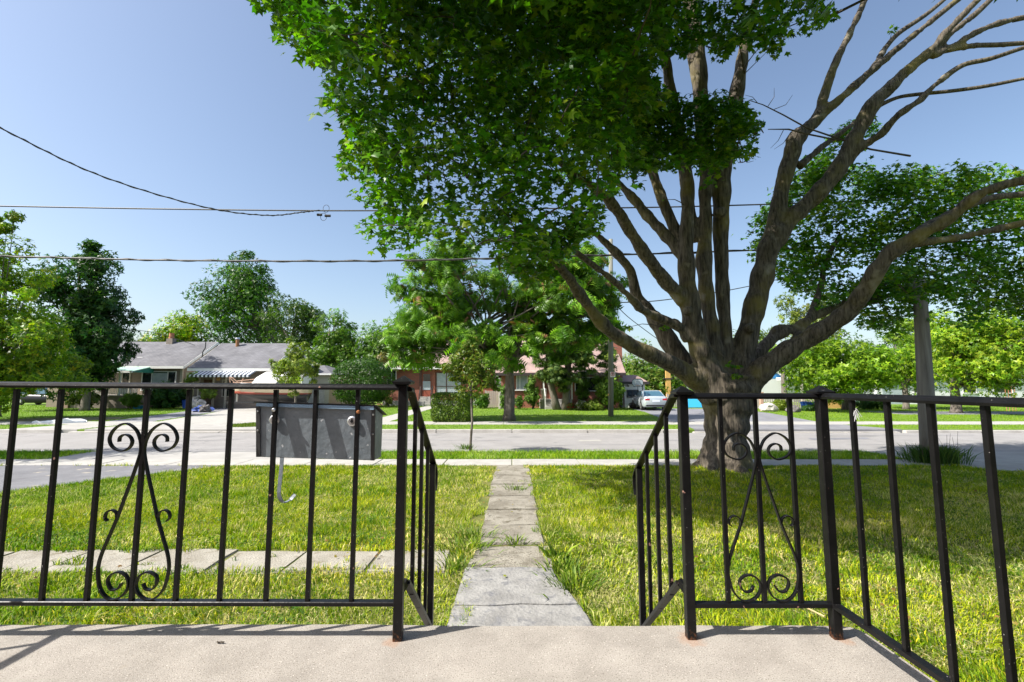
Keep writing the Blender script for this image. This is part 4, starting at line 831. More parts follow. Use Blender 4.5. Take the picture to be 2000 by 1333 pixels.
for pts in (((1088, 803, .34), (1083, 780, .27), (1074, 745, .24), (1068, 700, .2)), ((1104, 803, .36), (1106, 780, .3), (1108, 735, .26), (1112, 680, .2), (1114, 600, .1))):
    MB().tube([at(u, v, sp_.y) for u, v, r in pts], [r for u, v, r in pts], 9).build('trunk', M_bark2, tt, smooth=True)
b = MB()
for pts in (((1110, 700, .1), (1150, 690, .06), (1200, 712, .03)), ((1110, 680, .1), (1160, 668, .06), (1205, 680, .03)), ((1112, 720, .08), (1160, 725, .05), (1185, 735, .02))): b.tube([at(u, v, sp_.y) for u, v, r in pts], [r for u, v, r in pts], 5)
b.build('drooping_branches', M_bark2, tt)
sg = gr(919, 878); Ys = sg.y
tree('sapling', 'slender young tree with thin trunk on the near boulevard strip', sg, 1.55, .032, [ell(875, 965, 680, 770, Ys), ell(890, 940, 658, 720, Ys), ell(860, 920, 690, 745, Ys), ell(930, 985, 710, 765, Ys)], [(.10, .155, .018), (.15, .19, .03), (.07, .115, .014), (.24, .20, .035)], 3600, .10, seed=33, lobes=36, tpl=tpl_rhomb(.24), w=[.4, .25, .25, .1], group='trees near the road', droop=.3)
tree('young_tree', 'small leafy yard tree in front of the covered boat', (at(575, 800, 27).x, 27, 0), 1.7, .06, [ell(535, 620, 695, 755, 27), ell(555, 600, 655, 720, 27), ell(525, 570, 690, 740, 27), ell(600, 628, 710, 750, 27), ell(562, 592, 750, 775, 27)], [(.15, .20, .025), (.2, .23, .04), (.10, .15, .02)], 2600, .17, seed=34, lobes=34, group='trees near the road')
def shrub(name, label, e, cols, n, size, seed, group='shrubs and hedges across the road', tpl=None, lobes=18, m=None, cat='shrub', lr=.42, flat=.9):
    t = tree(name, label, (e[0], e[1], max(0, e[2]-e[5])), .2, 0, [e], cols, n, size, cat, group, tpl, lobes, lr, m, seed=seed, flat=flat, inner=.25)
    b = MB(); c = Vector(e[:3]); g = Vector((e[0], e[1], 0))
    for k in range(5): b.tube([g+Vector((random.uniform(-.1, .1)*e[3], random.uniform(-.1, .1)*e[4], -.03)), c+Vector((random.uniform(-.5, .5)*e[3], random.uniform(-.5, .5)*e[4], random.uniform(-.2, .3)*e[5]))], [.04, .015], 5)
    b.build('stems', M_twig, t); return t
CED = [(.06, .125, .014), (.09, .165, .018), (.04, .085, .012)]
def boxhedge(name, label, e, cols, n, size, seed, pw=6, tpl=None, cat='hedge'):
    global rng
    old = rng; rng = np.random.default_rng(seed); t = thing(name, label, cat, (e[0], e[1], 0), 'shrubs and hedges across the road')
    q = rng.uniform(-1, 1, (n, 3)); ax = rng.integers(0, 3, n); s_ = np.sign(rng.normal(size=n)); sh = rng.random(n) < .75
    q[np.arange(n)[sh], ax[sh]] = s_[sh]*rng.uniform(.9, 1.0, sh.sum()); q = q/np.maximum(1 if pw > 4 else .001, (np.abs(q)**pw).sum(1, keepdims=True)**(1/pw)); q = q*(1 if pw > 4 else rng.random((n, 1))**.15)
    p = np.array(e[:3])+q*np.array(e[3:])*(1+((.05 if pw > 4 else .12))*(vnoise(q[:, 0]*3+5, q[:, 2]*3+q[:, 1]*2, .6)-.5)[:, None]); nn = (q**3 if pw > 4 else q)+np.array([0, -.1, .2])+rng.normal(0, .5, (n, 3))
    leaves('foliage', p, nn, size*rng.uniform(.7, 1.3, n), tpl or tpl_sprig(), colmix(n, cols), M_leaf, t, kind='stuff')
    b = MB()
    for k in range(9): b.tube([(e[0]+random.uniform(-.6, .6)*e[3], e[1]+random.uniform(-.6, .6)*e[4], -.02), (e[0]+random.uniform(-.7, .7)*e[3], e[1]+random.uniform(-.6, .6)*e[4], e[2]+.3*e[5])], [.03, .012], 5)
    b.build('stems', M_twig, t); rng = old; return t
boxhedge('round_yew', 'big round clipped dark green yew left of the brick house', ell(646, 774, 700, 794, 39, 2.4), [(.035, .10, .009), (.06, .135, .012), (.025, .07, .008)], 9500, .19, 41, 2.2, tpl_spray(), 'shrub')
hb = gr(878, 826); boxhedge('box_hedge', 'square clipped bright green hedge beside the far sidewalk', (hb.x, hb.y+1.0, .70, .98, .9, .72), [(.085, .15, .013), (.14, .20, .018), (.05, .10, .012)], 6500, .075, 42)
shrub('cedar', 'column cedar just left of the brick porch with white railings', ell(1024, 1056, 735, 800, 35.6, .6), CED, 2600, .17, 43, group='cedars by the house walls', tpl=tpl_spray(), lobes=26, m=M_needle, lr=.34, cat='cedar')
shrub('cedar', 'column cedar right of the porch below the pole sign', ell(1126, 1152, 722, 800, 35.4, .55), CED, 2600, .17, 44, group='cedars by the house walls', tpl=tpl_spray(), lobes=26, m=M_needle, lr=.34, cat='cedar')
shrub('cedar', 'slim cedar half hidden behind the locust trunk', ell(977, 993, 742, 800, 35.2, .4), CED, 1500, .16, 45, group='cedars by the house walls', tpl=tpl_spray(), lobes=20, m=M_needle, lr=.36, cat='cedar')
shrub('round_bush', 'small round bush beside the locust trunk below the window', ell(1004, 1023, 772, 799, 35, .5), CED, 1300, .11, 46)
shrub('climbing_shrub', 'tall leafy green shrub behind the utility pole with the sign', ell(1160, 1217, 722, 802, 34.5, 1.0), [(.11, .19, .02), (.15, .23, .03), (.07, .13, .016)], 4200, .17, 47, lobes=34)
shrub('foundation_bush', 'dark green yew under the bungalow picture window', ell(290, 360, 750, 800, 36.2, 1.2), DARK, 3600, .20, 48, lobes=26)
shrub('flower_shrub', 'low shrub with pale flowers right of the twin-trunk tree', ell(1122, 1150, 782, 801, 33.8, .5), [(.09, .15, .02), (.13, .19, .03), (.5, .42, .45)], 1200, .10, 49)
shrub('flower_shrub', 'small rose bush with bright red blooms by the porch steps', ell(1106, 1122, 786, 801, 33.8, .35), [(.09, .15, .02), (.45, .02, .06), (.07, .12, .02)], 700, .09, 50)
shrub('flower_shrub', 'low yellow-green garden plants below the tall leafy shrub', ell(1138, 1178, 784, 802, 33.4, .6), [(.13, .19, .025), (.18, .23, .03)], 1500, .12, 51)
shrub('hosta_bed', 'pale green hostas in front of the white porch railing', ell(128, 205, 768, 795, 35.2, .6), [(.16, .2, .04), (.11, .16, .03), (.24, .26, .09)], 1800, .20, 52, tpl=tpl_rhomb(.3))
shrub('fern_bed', 'bright green ferns at the right foot of the bungalow porch', ell(235, 278, 770, 795, 35.2, .6), [(.09, .17, .02), (.13, .21, .03)], 1100, .26, 53, tpl=tpl_frond())
shrub('porch_plant', 'leafy bush below the striped awning beside the garden chairs', ell(392, 424, 752, 782, 35.6, .6), [(.12, .18, .025), (.16, .22, .03)], 1500, .17, 54)
shrub('hanging_plant', 'bright broad-leaved plant at the left end of the striped awning', ell(362, 386, 727, 752, 35.9, .4), [(.17, .24, .03), (.12, .19, .02)], 600, .24, 55, tpl=tpl_rhomb(.2))
shrub('garden_bush', 'yellow-green bush beside the pale boulder at the picket fence', ell(1508, 1538, 782, 805, 33.2, .6), [(.17, .22, .02), (.12, .17, .02)], 1500, .13, 56)
shrub('garden_bush', 'low dark bush in front of the blue bin', ell(1560, 1605, 792, 808, 32.6, .6), DARK, 1000, .13, 57)
shrub('garden_bush', 'dark shaded bush right of the orange boards', ell(1660, 1740, 776, 800, 35, .8), DARK, 1600, .17, 58)
shrub('garden_bush', 'golden bush at the brick house window behind the box hedge', ell(886, 930, 758, 795, 38, .9), [(.19, .2, .02), (.13, .16, .02)], 1700, .15, 59)
shrub('garden_bush', 'little yellow-green bush at the foot of the round yew', ell(752, 766, 776, 792, 38.6, .3), [(.17, .2, .025), (.12, .16, .02)], 500, .12, 60)
shrub('garden_bush', 'dark leafy bush in the gap left of the weathered board fence', ell(925, 955, 765, 800, 36.5, .7), G1, 1500, .15, 61)
shrub('driveway_plant', 'dull purple plant at the foot of the white garage wall', ell(1228, 1244, 788, 799, 35.6, .3), [(.05, .035, .04), (.08, .06, .05)], 400, .10, 62)
# weeds round the pole and along the path
def weeds(name, label, c, n, h, spread, cols, wd=.012, seed=1, lean=1.6, group='weeds'):
    global rng
    old = rng; rng = np.random.default_rng(seed)
    x = c[0]+rng.normal(0, spread, n); y = c[1]+rng.normal(0, spread*.8, n); hh = h*rng.uniform(.4, 1.1, n); a = rng.random(n)*6.283
    dx = (x-c[0])*lean/spread*.4*hh+rng.normal(0, .25, n)*hh; dy = (y-c[1])*lean/spread*.4*hh+rng.normal(0, .25, n)*hh; wv = wd*rng.uniform(.6, 1.3, n); cx, cy = np.cos(a)*wv/2, np.sin(a)*wv/2
    z = np.zeros(n)
    V = np.stack([np.stack([x-cx*.5, y-cy*.5, z], 1), np.stack([x+cx*.5, y+cy*.5, z], 1), np.stack([x+dx*.4+cx, y+dy*.4+cy, hh*.62], 1), np.stack([x+dx*.4-cx, y+dy*.4-cy, hh*.62], 1), np.stack([x+dx, y+dy, hh*.95], 1)], 1)
    T = np.array([(0, 1, 2), (0, 2, 3), (3, 2, 4)]); t = thing(name, label, 'weed', (c[0], c[1], 0), group)
    rawmesh('blades', V.reshape(-1, 3), (T[None]+(np.arange(n)*5)[:, None, None]).reshape(-1, 3), M_grass, t, np.repeat(colmix(n, cols), 5, axis=0))['kind'] = 'stuff'
    rng = old; return t
NP = gr(1818, 903)
wd_ = weeds('weed_clump', 'tall dark weeds round the foot of the near utility pole', (NP.x, NP.y-.1, 0), 1100, .42, .24, [(.05, .11, .02), (.035, .085, .02), (.09, .15, .025)], .02, 71, .5)
b = MB()
for k in range(9):
    q = Vector((NP.x+random.uniform(-.45, .45), NP.y-random.uniform(0, .3), 0)); b.tube([q, q+Vector((random.uniform(-.1, .1), 0, .35)), q+Vector((random.uniform(-.15, .15), 0, random.uniform(.5, .72)))], [.006, .005, .003], 4)
b.build('seed_stalk', M_twig, wd_)
weeds('weed_clump', 'grass tuft at the foot of the thin sapling', (sg.x-.12, sg.y, 0), 160, .17, .10, [(.08, .15, .02), (.11, .18, .02)], .012, 72)
GW = [(.12, .20, .014), (.20, .27, .025), (.08, .15, .012)]
for k, (u, v, n, h, s_, lab) in enumerate(((1006, 1064, 60, .10, .06, 'spiky grass tuft in the joint of the front path'), (1098, 1118, 150, .13, .10, 'long flopped grass and weed clump on the right path edge'), (1125, 1150, 170, .13, .11, 'long grass leaning over the grey landing slab'), (1008, 958, 90, .10, .10, 'leafy green weed creeping over the path near the lawn shade'), (908, 1075, 240, .10, .14, 'bushy tuft in the corner where the two paths meet'), (893, 1112, 120, .10, .10, 'small tuft between the side path and the grey slab'), (925, 1050, 160, .10, .12, 'green tuft on the left path edge'), (1085, 1092, 26, .15, .05, 'broad-leaved weed on the right path edge'))):
    g = gr(u, v); weeds('weed_clump', lab, g, n, h, s_, GW, .012 if k != 7 else .04, 80+k)
# ------------------------------------------------------------------ utility poles, sign, wires
t = thing('utility_pole', 'weathered grey wooden utility pole at the right behind the side railing', 'utility pole', NP, 'utility poles')
b = MB(); pt_ = at(1796, 560, NP.y); d = Vector((NP.x-.02, NP.y, 0)); hh = at(1798, 545, NP.y).z; tp = d+(Vector((pt_.x, NP.y, pt_.z))-d)*(hh/pt_.z)
b.tube([d+(tp-d)*f+Vector((0, 0, -.1 if f == 0 else 0)) for f in (0, .15, .3, .5, .75, 1)], [.172, .165, .16, .15, .14, .125], 18); b.build('shaft', M_pole, t, smooth=True)
FPp = gr(1193, 814); t = thing('utility_pole', 'tall pale utility pole on the far lawn carrying a small sign', 'utility pole', FPp, 'utility poles')
ft = at(1193, 468, FPp.y); MB().tube([FPp+Vector((0, 0, -.1)), FPp.lerp(ft, .5), ft], [.16, .14, .115], 14).build('shaft', M_pole2, t, smooth=True)
p = at(1190, 771, FPp.y-.17); MB().box(p.x-.10, p.x-.02, p.y-.02, p.y, p.z-.06, p.z+.04).build('marker_tag', M_owood, t)
p = at(1196, 732, FPp.y-.19); t = thing('parking_sign', 'small white no parking sign on the far utility pole', 'sign', p)
MB().box(p.x-.13, p.x+.17, p.y-.012, p.y, p.z-.15, p.z+.15).build('plate', M_white, t, bevel=.004, seg=1)
b = MB(); cx_ = p.x+.02; b.tube([(cx_+.105*math.cos(a), p.y-.016, p.z+.02+.105*math.sin(a)) for a in np.linspace(0, 6.283, 25)], .014, 4, cap=False); b.bar((cx_-.07, p.y-.016, p.z+.09), (cx_+.07, p.y-.016, p.z-.05), .008, .024); b.build('prohibition_ring', M_signred, t)
b = MB(); b.box(cx_-.035, cx_-.012, p.y-.017, p.y-.013, p.z-.05, p.z+.09); b.box(cx_-.012, cx_+.04, p.y-.017, p.y-.013, p.z+.06, p.z+.09); b.box(cx_-.012, cx_+.04, p.y-.017, p.y-.013, p.z+.01, p.z+.035); b.box(cx_+.022, cx_+.045, p.y-.0172, p.y-.0132, p.z+.012, p.z+.085); b.build('letter_p', M_signblk, t)
YW = 11.6
def wire(name, label, pts, r, m=M_wire, twist=False, grp='overhead wires'):
    P = cr([tuple(p) for p in pts], 14); b = MB(); b.tube(P, r, 6)
    if twist:
        b2 = [(p[0], p[1]+r*1.0*math.cos(i*.45), p[2]+r*1.0*math.sin(i*.45)) for i, p in enumerate(cr([tuple(p) for p in pts], 60))]; b.tube(b2, r*.75, 5)
    return tag(b.build(name, m, smooth=True), label, 'wire', grp)
wire('overhead_wire', 'upper overhead cable running left to right past the maple', [at(-600, 392, YW), at(0, 403, YW), at(350, 409, YW), at(690, 412, YW), at(1060, 408, YW), at(1450, 401, YW), at(2300, 370, YW)], .019)
wire('overhead_wire', 'lower thick twisted cable running left to right past the maple', [at(-600, 488, YW), at(0, 501, YW), at(350, 509, YW), at(740, 510, YW), at(1060, 502, YW), at(1450, 490, YW), at(2300, 455, YW)], .022, twist=True)
wire('overhead_wire', 'black service drop sagging from the house to the upper cable', [at(-300, 90, 6.0), at(0, 250, 7.4), at(200, 345, 8.6), at(400, 405, 10), at(520, 421, 10.9), at(590, 415, 11.4), at(625, 411, YW)], .013, twist=True)
t = thing('cable_splice', 'dark splice box with wire loops where the service drop meets the upper cable', 'splice', at(632, 420, YW))
p = at(624, 420, YW); MB().tube([p+Vector((-.06, 0, 0)), p+Vector((.06, 0, 0))], .035, 8).build('clamp', M_black, t)
p = at(640, 422, YW); MB().tube([p+Vector((-.07, 0, 0)), p+Vector((.07, 0, 0))], .035, 8).build('clamp', M_black, t)
for u, v, r in ((637, 408, .10), (632, 424, .10)):
    p = at(u, v, YW); MB().tube([(p.x+r*.8*math.cos(a), p.y, p.z+r*math.sin(a)) for a in np.linspace(0, 6.283, 20)], .006, 4, cap=False).build('wire_loop', M_wire, t)
wire('overhead_wire', 'thin far wire sloping up behind the maple stems', [at(1195, 592, 26), at(1300, 586, 28), at(1460, 560, 32), at(1620, 520, 36)], .03)
wire('overhead_wire', 'thin wire running from dark tree down to the bungalow roof', [at(130, 590, 36), at(210, 638, 38), at(300, 650, 40), at(398, 680, 42)], .022)
wire('overhead_wire', 'thin wire descending from the far pole behind the left maple limbs', [at(1196, 590, 27), at(1240, 630, 30), at(1320, 685, 36), at(1400, 720, 42)], .025)

# ------------------------------------------------------------------ houses
def win(root, x0, x1, z0, z1, y, mull=(), fm=M_white, gm=M_glass, fw=.07, hmull=()):
    o = MB().box(x0, x1, y-.015, y+.04, z0, z1).build('window', gm, root)
    b = MB(); b.box(x0-fw, x1+fw, y-.06, y+.02, z1, z1+fw); b.box(x0-fw, x1+fw, y-.09, y+.02, z0-fw, z0); b.box(x0-fw, x0, y-.06, y+.02, z0, z1); b.box(x1, x1+fw, y-.06, y+.02, z0, z1)
    for xm in mull: b.box(xm-fw*.5, xm+fw*.5, y-.05, y-.016, z0, z1)
    for zm in hmull: b.box(x0, x1, y-.045, y-.017, zm-.025, zm+.025)
    b.build('frame', fm, o); return o
def gable(root, x0, x1, y0, y1, ez, rz, wm, gm, rm, ov=.4, th=.14, trim=M_white, z0=-.05):
    ym = (y0+y1)/2; sl_ = (rz-ez)/(ym-y0+ov); MB().box(x0, x1, y0, y1, z0, ez+.12).build('wall', wm, root)
    for xx, s_ in ((x0, 1), (x1, -1)): MB().prism([(y0+.01, ez+.12), (y1-.01, ez+.12), (ym, rz-.05)], xx, xx+s_*.12, 'x').build('gable', gm, root)
    for ya, yb in ((y0-ov, ym), (y1+ov, ym)):
        za = ez; b = MB(); b.hexa([(x0-ov, ya, za), (x1+ov, ya, za), (x1+ov, yb, rz), (x0-ov, yb, rz)], [(x0-ov, ya, za+th), (x1+ov, ya, za+th), (x1+ov, yb, rz+th), (x0-ov, yb, rz+th)]); r = b.build('roof', rm, root)
        MB().box(x0-ov, x1+ov, min(ya, ya-.06*(1 if ya < yb else -1)), max(ya, ya-.06*(1 if ya < yb else -1)), za-.10, za+th*.8).build('eavestrough', trim, r)
        for xx in (x0-ov-.03, x1+ov): b = MB(); b.hexa([(xx, ya, za-.12), (xx+.03, ya, za-.12), (xx+.03, yb, rz-.12), (xx, yb, rz-.12)], [(xx, ya, za+th*.9), (xx+.03, ya, za+th*.9), (xx+.03, yb, rz+th*.9), (xx, yb, rz+th*.9)]); b.build('bargeboard', trim, r)
def px(u, Y): return (u-1000)*Y*1.0/F*(cp+0*sp)/cp
def pz(v, Y): return at(1000, v, Y).z
# bungalow with the green awning
y0 = 38.5; x0, x1 = -38.6, at(354, 760, y0).x
H = thing('bungalow', 'beige brick bungalow with grey roof, green awning and white porch railing', 'house', (x0, y0, 0), 'houses across the road')
gable(H, x0, x1, y0, y0+7.6, pz(716, y0)-.1, pz(671, y0+3.8), M_bbeige, M_sidbeige, M_rgrey, .35)
win(H, at(279, 740, y0).x, at(343, 740, y0).x, pz(762, y0), pz(727, y0), y0-.01, [at(297, 740, y0).x, at(328, 740, y0).x], gm=M_glass)
MB().box(at(298.5, 740, y0).x, at(326.5, 740, y0).x, y0-.045, y0-.03, pz(762, y0)+.05, pz(729, y0)).build('curtain', M_curtain, H)
MB().box(at(240, 740, y0).x, at(252, 740, y0).x, y0-.03, y0+.02, .95, pz(727, y0)).build('door', M_glass, H)
for u in (237.5, 253): MB().box(at(u, 740, y0).x, at(u+2.5, 740, y0).x, y0-.06, y0+.02, .95, pz(726, y0)).build('door_jamb', M_sidpale, H)
b = MB(); xa, xb = at(214, 720, 37).x, at(272, 720, 37).x
b.hexa([(xa, 36.3, pz(727, 36.3)), (xb, 36.3, pz(727, 36.3)), (xb, y0-.02, pz(717, y0)), (xa, y0-.02, pz(717, y0))], [(xa, 36.3, pz(727, 36.3)+.06), (xb, 36.3, pz(727, 36.3)+.06), (xb, y0-.02, pz(717, y0)+.06), (xa, y0-.02, pz(717, y0)+.06)]); aw = b.build('green_awning', M_greenl, H)
b = MB().prism([(36.3, pz(727, 36.3)-.02), (y0-.03, pz(727, 36.3)-.02), (y0-.03, pz(717, y0)-.01)], xb-.02, xb+.05, 'x'); b.build('awning_side', M_green, aw); MB().box(xa, xb+.06, 36.22, 36.3, pz(728.5, 36.3), pz(726.5, 36.3)+.08).build('awning_valance', M_white, aw)
dx0, dx1 = at(128, 770, 36.6).x, at(268, 770, 36.6).x; zd = pz(773, 36.6)
MB().box(dx0, dx1, 36.6, y0-.01, -.05, zd-.05).build('porch_base', M_bgrey, H); MB().box(dx0-.05, dx1+.05, 36.5, y0-.012, zd-.05, zd+.03).build('porch_deck', M_walkB, H)
rl = MB(); rl.box(dx0, dx1, 36.55, 36.62, zd+.86, zd+.93); rl.box(dx0, dx1, 36.56, 36.61, zd+.10, zd+.15); rl = rl.build('porch_rail', M_white, H)
pm = MB().box(-.02, .02, -.02, .02, .12, .88); base_b = None
k = 0; xx = dx0
while xx < dx1:
    if base_b is None:
        base_b = MB().box(xx-.022, xx+.022, 36.565, 36.605, zd+.14, zd+.87).build('picket', M_white, rl); xs0 = xx
    else:
        c_ = base_b.copy(); COL.objects.link(c_); c_.location = (xx-xs0, 0, 0)
    xx += .125
for u in (146, 170, 233): MB().box(at(u, 760, 36.58).x-.06, at(u, 760, 36.58).x+.06, 36.5, 36.64, zd, zd+1.0 if u != 233 else pz(727, 36.5)).build('porch_post', M_white, H)
MB().box(at(135, 760, 36.6).x-.15, at(135, 760, 36.6).x+.15, 36.45, 36.75, -.02, zd+1.0).build('brick_pier', M_bbrown, H)
yc = y0+3.6; xc = at(335, 660, yc).x
o = MB().box(xc-.28, xc+.28, yc-.25, yc+.25, pz(675, yc), pz(662, yc)).build('chimney', M_bgrey, H); MB().tube([(xc, yc, pz(662, yc)), (xc, yc, pz(654, yc)), (xc, yc, pz(651, yc))], [.22, .19, .21], 12).build('chimney_pot', M_terr, o)
yv = y0+1.1; p = at(274, 701, yv); MB().hexa([(p.x-.35, yv-.2, p.z-.10), (p.x+.25, yv-.2, p.z-.10), (p.x+.25, yv+.25, p.z+.1), (p.x-.35, yv+.25, p.z+.1)], [(p.x-.2, yv-.1, p.z+.12), (p.x+.25, yv-.1, p.z+.12), (p.x+.25, yv+.25, p.z+.22), (p.x-.2, yv+.25, p.z+.22)]).build('roof_vent', M_white, H)
MB().box(x1-.16, x1+.02, y0-.03, y0+.12, 0, pz(716, y0)-.1).build('corner_trim', M_sidpale, H)
MB().box(x1-.005, x1+.02, y0+.4, y0+2.4, .9, 2.9).build('side_panel', M_shadegreen, H)
MB().box(x1-.005, x1+.03, y0+.3, y0+3, 0, .9).build('side_brick_base', M_bbrown, H)
# second bungalow with the striped awning
y0 = 36.9; x0, x1 = -25.35, at(527, 720, y0).x
H = thing('bungalow', 'low bungalow with grey gable roof and blue-white striped awning behind the boat', 'house', (x0, y0, 0), 'houses across the road')
gable(H, x0, x1, y0, y0+7.4, pz(720, y0)-.12, pz(674, y0+3.7), M_bgrey, M_siding, M_rgrey, .35)
ax0, ax1 = at(375, 730, 36).x, at(494, 730, 36).x; zA, zB = pz(733, 35.7), pz(722, y0); n = 30
aw = MB().bar(((ax0), 35.7, zA-.03), (ax1, 35.7, zA-.03), .05, .05).build('striped_awning', M_awn_b, H)
for i in range(n):
    a = ax0+(ax1-ax0)*i/n; c = ax0+(ax1-ax0)*(i+1)/n; d_ = .35 if i == 0 else 0; e = .012 if i % 2 else 0
    m = M_awn_b if i % 2 else M_awn_w; b = MB(); b.hexa([(a, 35.68, zA-.02-e), (c, 35.68, zA-.02-e), (c, y0-.03, zB-e), (a, y0-.03, zB-e)], [(a, 35.68, zA+.015-e), (c, 35.68, zA+.015-e), (c, y0-.03, zB+.03-e), (a, y0-.03, zB+.03-e)]); b.poly([(a, 35.66, zA-.16), (c, 35.66, zA-.16), (c, 35.66, zA-e), (a, 35.66, zA-e)]); b.build('awning_slat', m, aw)
win(H, at(436, 760, y0).x, at(456, 760, y0).x, .95, 2.2, y0-.01, fm=M_sidpale)
MB().box(at(398, 760, y0).x, at(414, 760, y0).x, y0-.03, y0+.02, .25, 2.25).build('door', M_door, H)
p = at(427, 740, y0); MB().disc((p.x, y0-.05, p.z), (0, 1, 0), .17, .04, 14).build('round_plaque', M_owood, H)
for u in (389, 418, 442): MB().box(at(u, 740, y0-.3).x-.06, at(u, 740, y0-.3).x+.06, y0-.36, y0-.24, 0, zB-.2).build('porch_post', M_sidpale, H)
yc = y0+3.2; xc = at(464, 668, yc).x; o = MB().tube([(xc, yc, pz(678, yc)), (xc, yc, pz(663, yc))], .14, 12).build('flue_pipe', M_brass, H); MB().tube([(xc, yc, pz(663, yc)), (xc, yc, pz(660, yc))], [.2, .17], 12).build('flue_cap', M_steel, o)
b = MB().tube([at(u, v, y0-.1) for u, v in ((402, 668), (401, 680), (396, 688), (395, 698))], .04, 6); b.build('service_mast', M_darkmetal, H)
y0 = 41; H = thing('garage', 'pale beige garage with shallow grey roof between bungalow and round yew', 'garage', (at(630, 770, y0).x, y0, 0), 'houses across the road')
x0, x1 = at(560, 760, y0).x, at(643, 760, y0).x; ze = pz(730, y0); MB().box(x0, x1, y0, y0+6, -.05, ze).build('wall', M_sidpale, H)
MB().hexa([(x0-.3, y0-.35, ze-.06), (x1+.35, y0-.35, ze-.06), (x1+.35, y0+6.3, ze-.06), (x0-.3, y0+6.3, ze-.06)], [(x0+1.2, y0+2.6, ze+.85), (x1-1.6, y0+2.6, ze+.85), (x1-1.6, y0+3.4, ze+.85), (x0+1.2, y0+3.4, ze+.85)]).build('roof', M_rgrey, H)
MB().box(x0-.33, x1+.38, y0-.42, y0-.36, ze-.14, ze+.0).build('eavestrough', M_white, H); MB().box(at(600, 770, y0).x, at(634, 770, y0).x, y0-.03, y0+.01, 0, pz(762, y0)).build('garage_door', M_stone, H)
# red brick house left of centre
y0 = 42; x0, x1 = at(749, 740, y0).x, at(962, 740, y0).x; ez = pz(719, y0)
H = thing('brick_house', 'red brick house with pinkish hip roof behind the square hedge', 'house', (x0, y0, 0), 'houses across the road')
MB().box(x0, x1, y0, y0+8.5, .45, ez).build('wall', M_bred, H); MB().box(x0-.02, x1+.02, y0-.03, y0+8.5, -.05, .45).build('foundation', M_walkB, H)
rz = pz(668, y0+4.2); o = MB().hexa([(x0-.55, y0-.55, ez), (x1+.55, y0-.55, ez), (x1+.55, y0+9, ez), (x0-.55, y0+9, ez)], [(x0+4.0, y0+4.1, rz), (x1-4.0, y0+4.1, rz), (x1-4.0, y0+4.5, rz), (x0+4.0, y0+4.5, rz)]).build('roof', M_rpink, H)
MB().box(x0-.58, x1+.58, y0-.62, y0-.552, ez-.14, ez+.04).build('eavestrough', M_white, o); MB().box(x0-.56, x1+.56, y0-.55, y0+8.9, ez-.12, ez-.005).build('soffit', M_rdark, o)
yc = y0+2.6; xc = at(843, 672, yc).x; o = MB().box(xc-.3, xc+.3, yc-.25, yc+.3, pz(690, yc), pz(664, yc)).build('chimney', M_bred, H); MB().box(xc-.34, xc+.34, yc-.3, yc+.34, pz(690, yc)-.1, pz(680, yc)).build('flashing', M_white, o)
win(H, at(757, 740, y0).x, at(773, 740, y0).x, pz(756, y0), pz(724, y0), y0-.01, [at(765, 740, y0).x])
win(H, at(853, 750, y0).x, at(900, 750, y0).x, pz(770, y0), pz(729, y0), y0-.01, [at(872, 750, y0).x], fm=M_door, gm=M_curtain, hmull=[pz(755, y0)])
do = MB().box(at(825, 750, y0).x, at(842, 750, y0).x, y0-.04, y0+.01, pz(775, y0), pz(729, y0)).build('door', M_reddoor, H)
MB().box(at(826.5, 750, y0).x, at(840.5, 750, y0).x, y0-.06, y0-.035, pz(744.5, y0), pz(731, y0)).build('door_glass', M_glass, do); MB().box(at(826, 750, y0).x, at(841, 750, y0).x, y0-.061, y0-.036, pz(762, y0), pz(745, y0)).build('screen_panel', M_curtain, do)
for u in (821.5, 848): MB().box(at(u, 750, y0).x-.1, at(u, 750, y0).x+.1, y0-.10, y0+.01, .5, ez-.01).build('brick_pilaster' if u > 830 else 'door_surround', M_bred if u > 830 else M_door, H)
sx0, sx1 = at(817, 790, 41).x, at(842, 790, 41).x
for k in range(4): MB().box(sx0, sx1, y0-1.2+.28*k, y0-.011, -.02+.2*k if k else -.05, .2+.2*k).build('step', M_walk, H)
for xx in (sx0+.05, sx1-.05):
    b = MB().bar((xx, y0-1.1, 1.05), (xx, y0-.1, 1.75), .04); b.bar((xx, y0-1.1, .1), (xx, y0-1.1, 1.06), .04); b.bar((xx, y0-.1, .7), (xx, y0-.1, 1.76), .04); b.bar((xx, y0-.6, .4), (xx, y0-.6, 1.4), .03); b.build('stair_rail', M_darkmetal, H)
o = MB(); p = gr(736, 791.5); q = gr(812, 790.5); o.bar(p, q, .35, .22); tag(o.build('garden_edging', M_pinkwood, bevel=.04), 'low pinkish stone edging in front of the round yew', 'edging')
# right brick house
y0 = 37.2; x0, x1 = at(979, 760, y0).x, at(1209, 760, y0).x; ez = pz(732, y0); rz = pz(660, y0+4.2)
H = thing('brick_house', 'red brick storey-and-a-half house with tall chimney behind the trees', 'house', (x0, y0, 0), 'houses across the road')
gable(H, x0, x1, y0, y0+8.4, ez, rz, M_bred, M_bred, M_rpink, .45, trim=M_rdark)
yc = y0+2.2; xc = at(1197, 690, yc).x+.3; MB().box(xc-.36, xc+.40, yc-.4, yc+.5, .0, pz(659, yc)).build('chimney', M_bred, H)
win(H, at(1010, 745, y0).x, at(1029, 745, y0).x, pz(760, y0), pz(732, y0)-.05, y0-.01, [at(1015.5, 745, y0).x], gm=M_curtain)
MB().box(at(1003, 745, y0).x, at(1032, 745, y0).x, y0-.14, y0-.095, pz(763.5, y0), pz(761.5, y0)).build('window_ledge', M_white, H)
win(H, at(1124, 745, y0).x, at(1170, 745, y0).x, pz(763, y0), pz(738, y0), y0-.01, [at(1147, 745, y0).x])
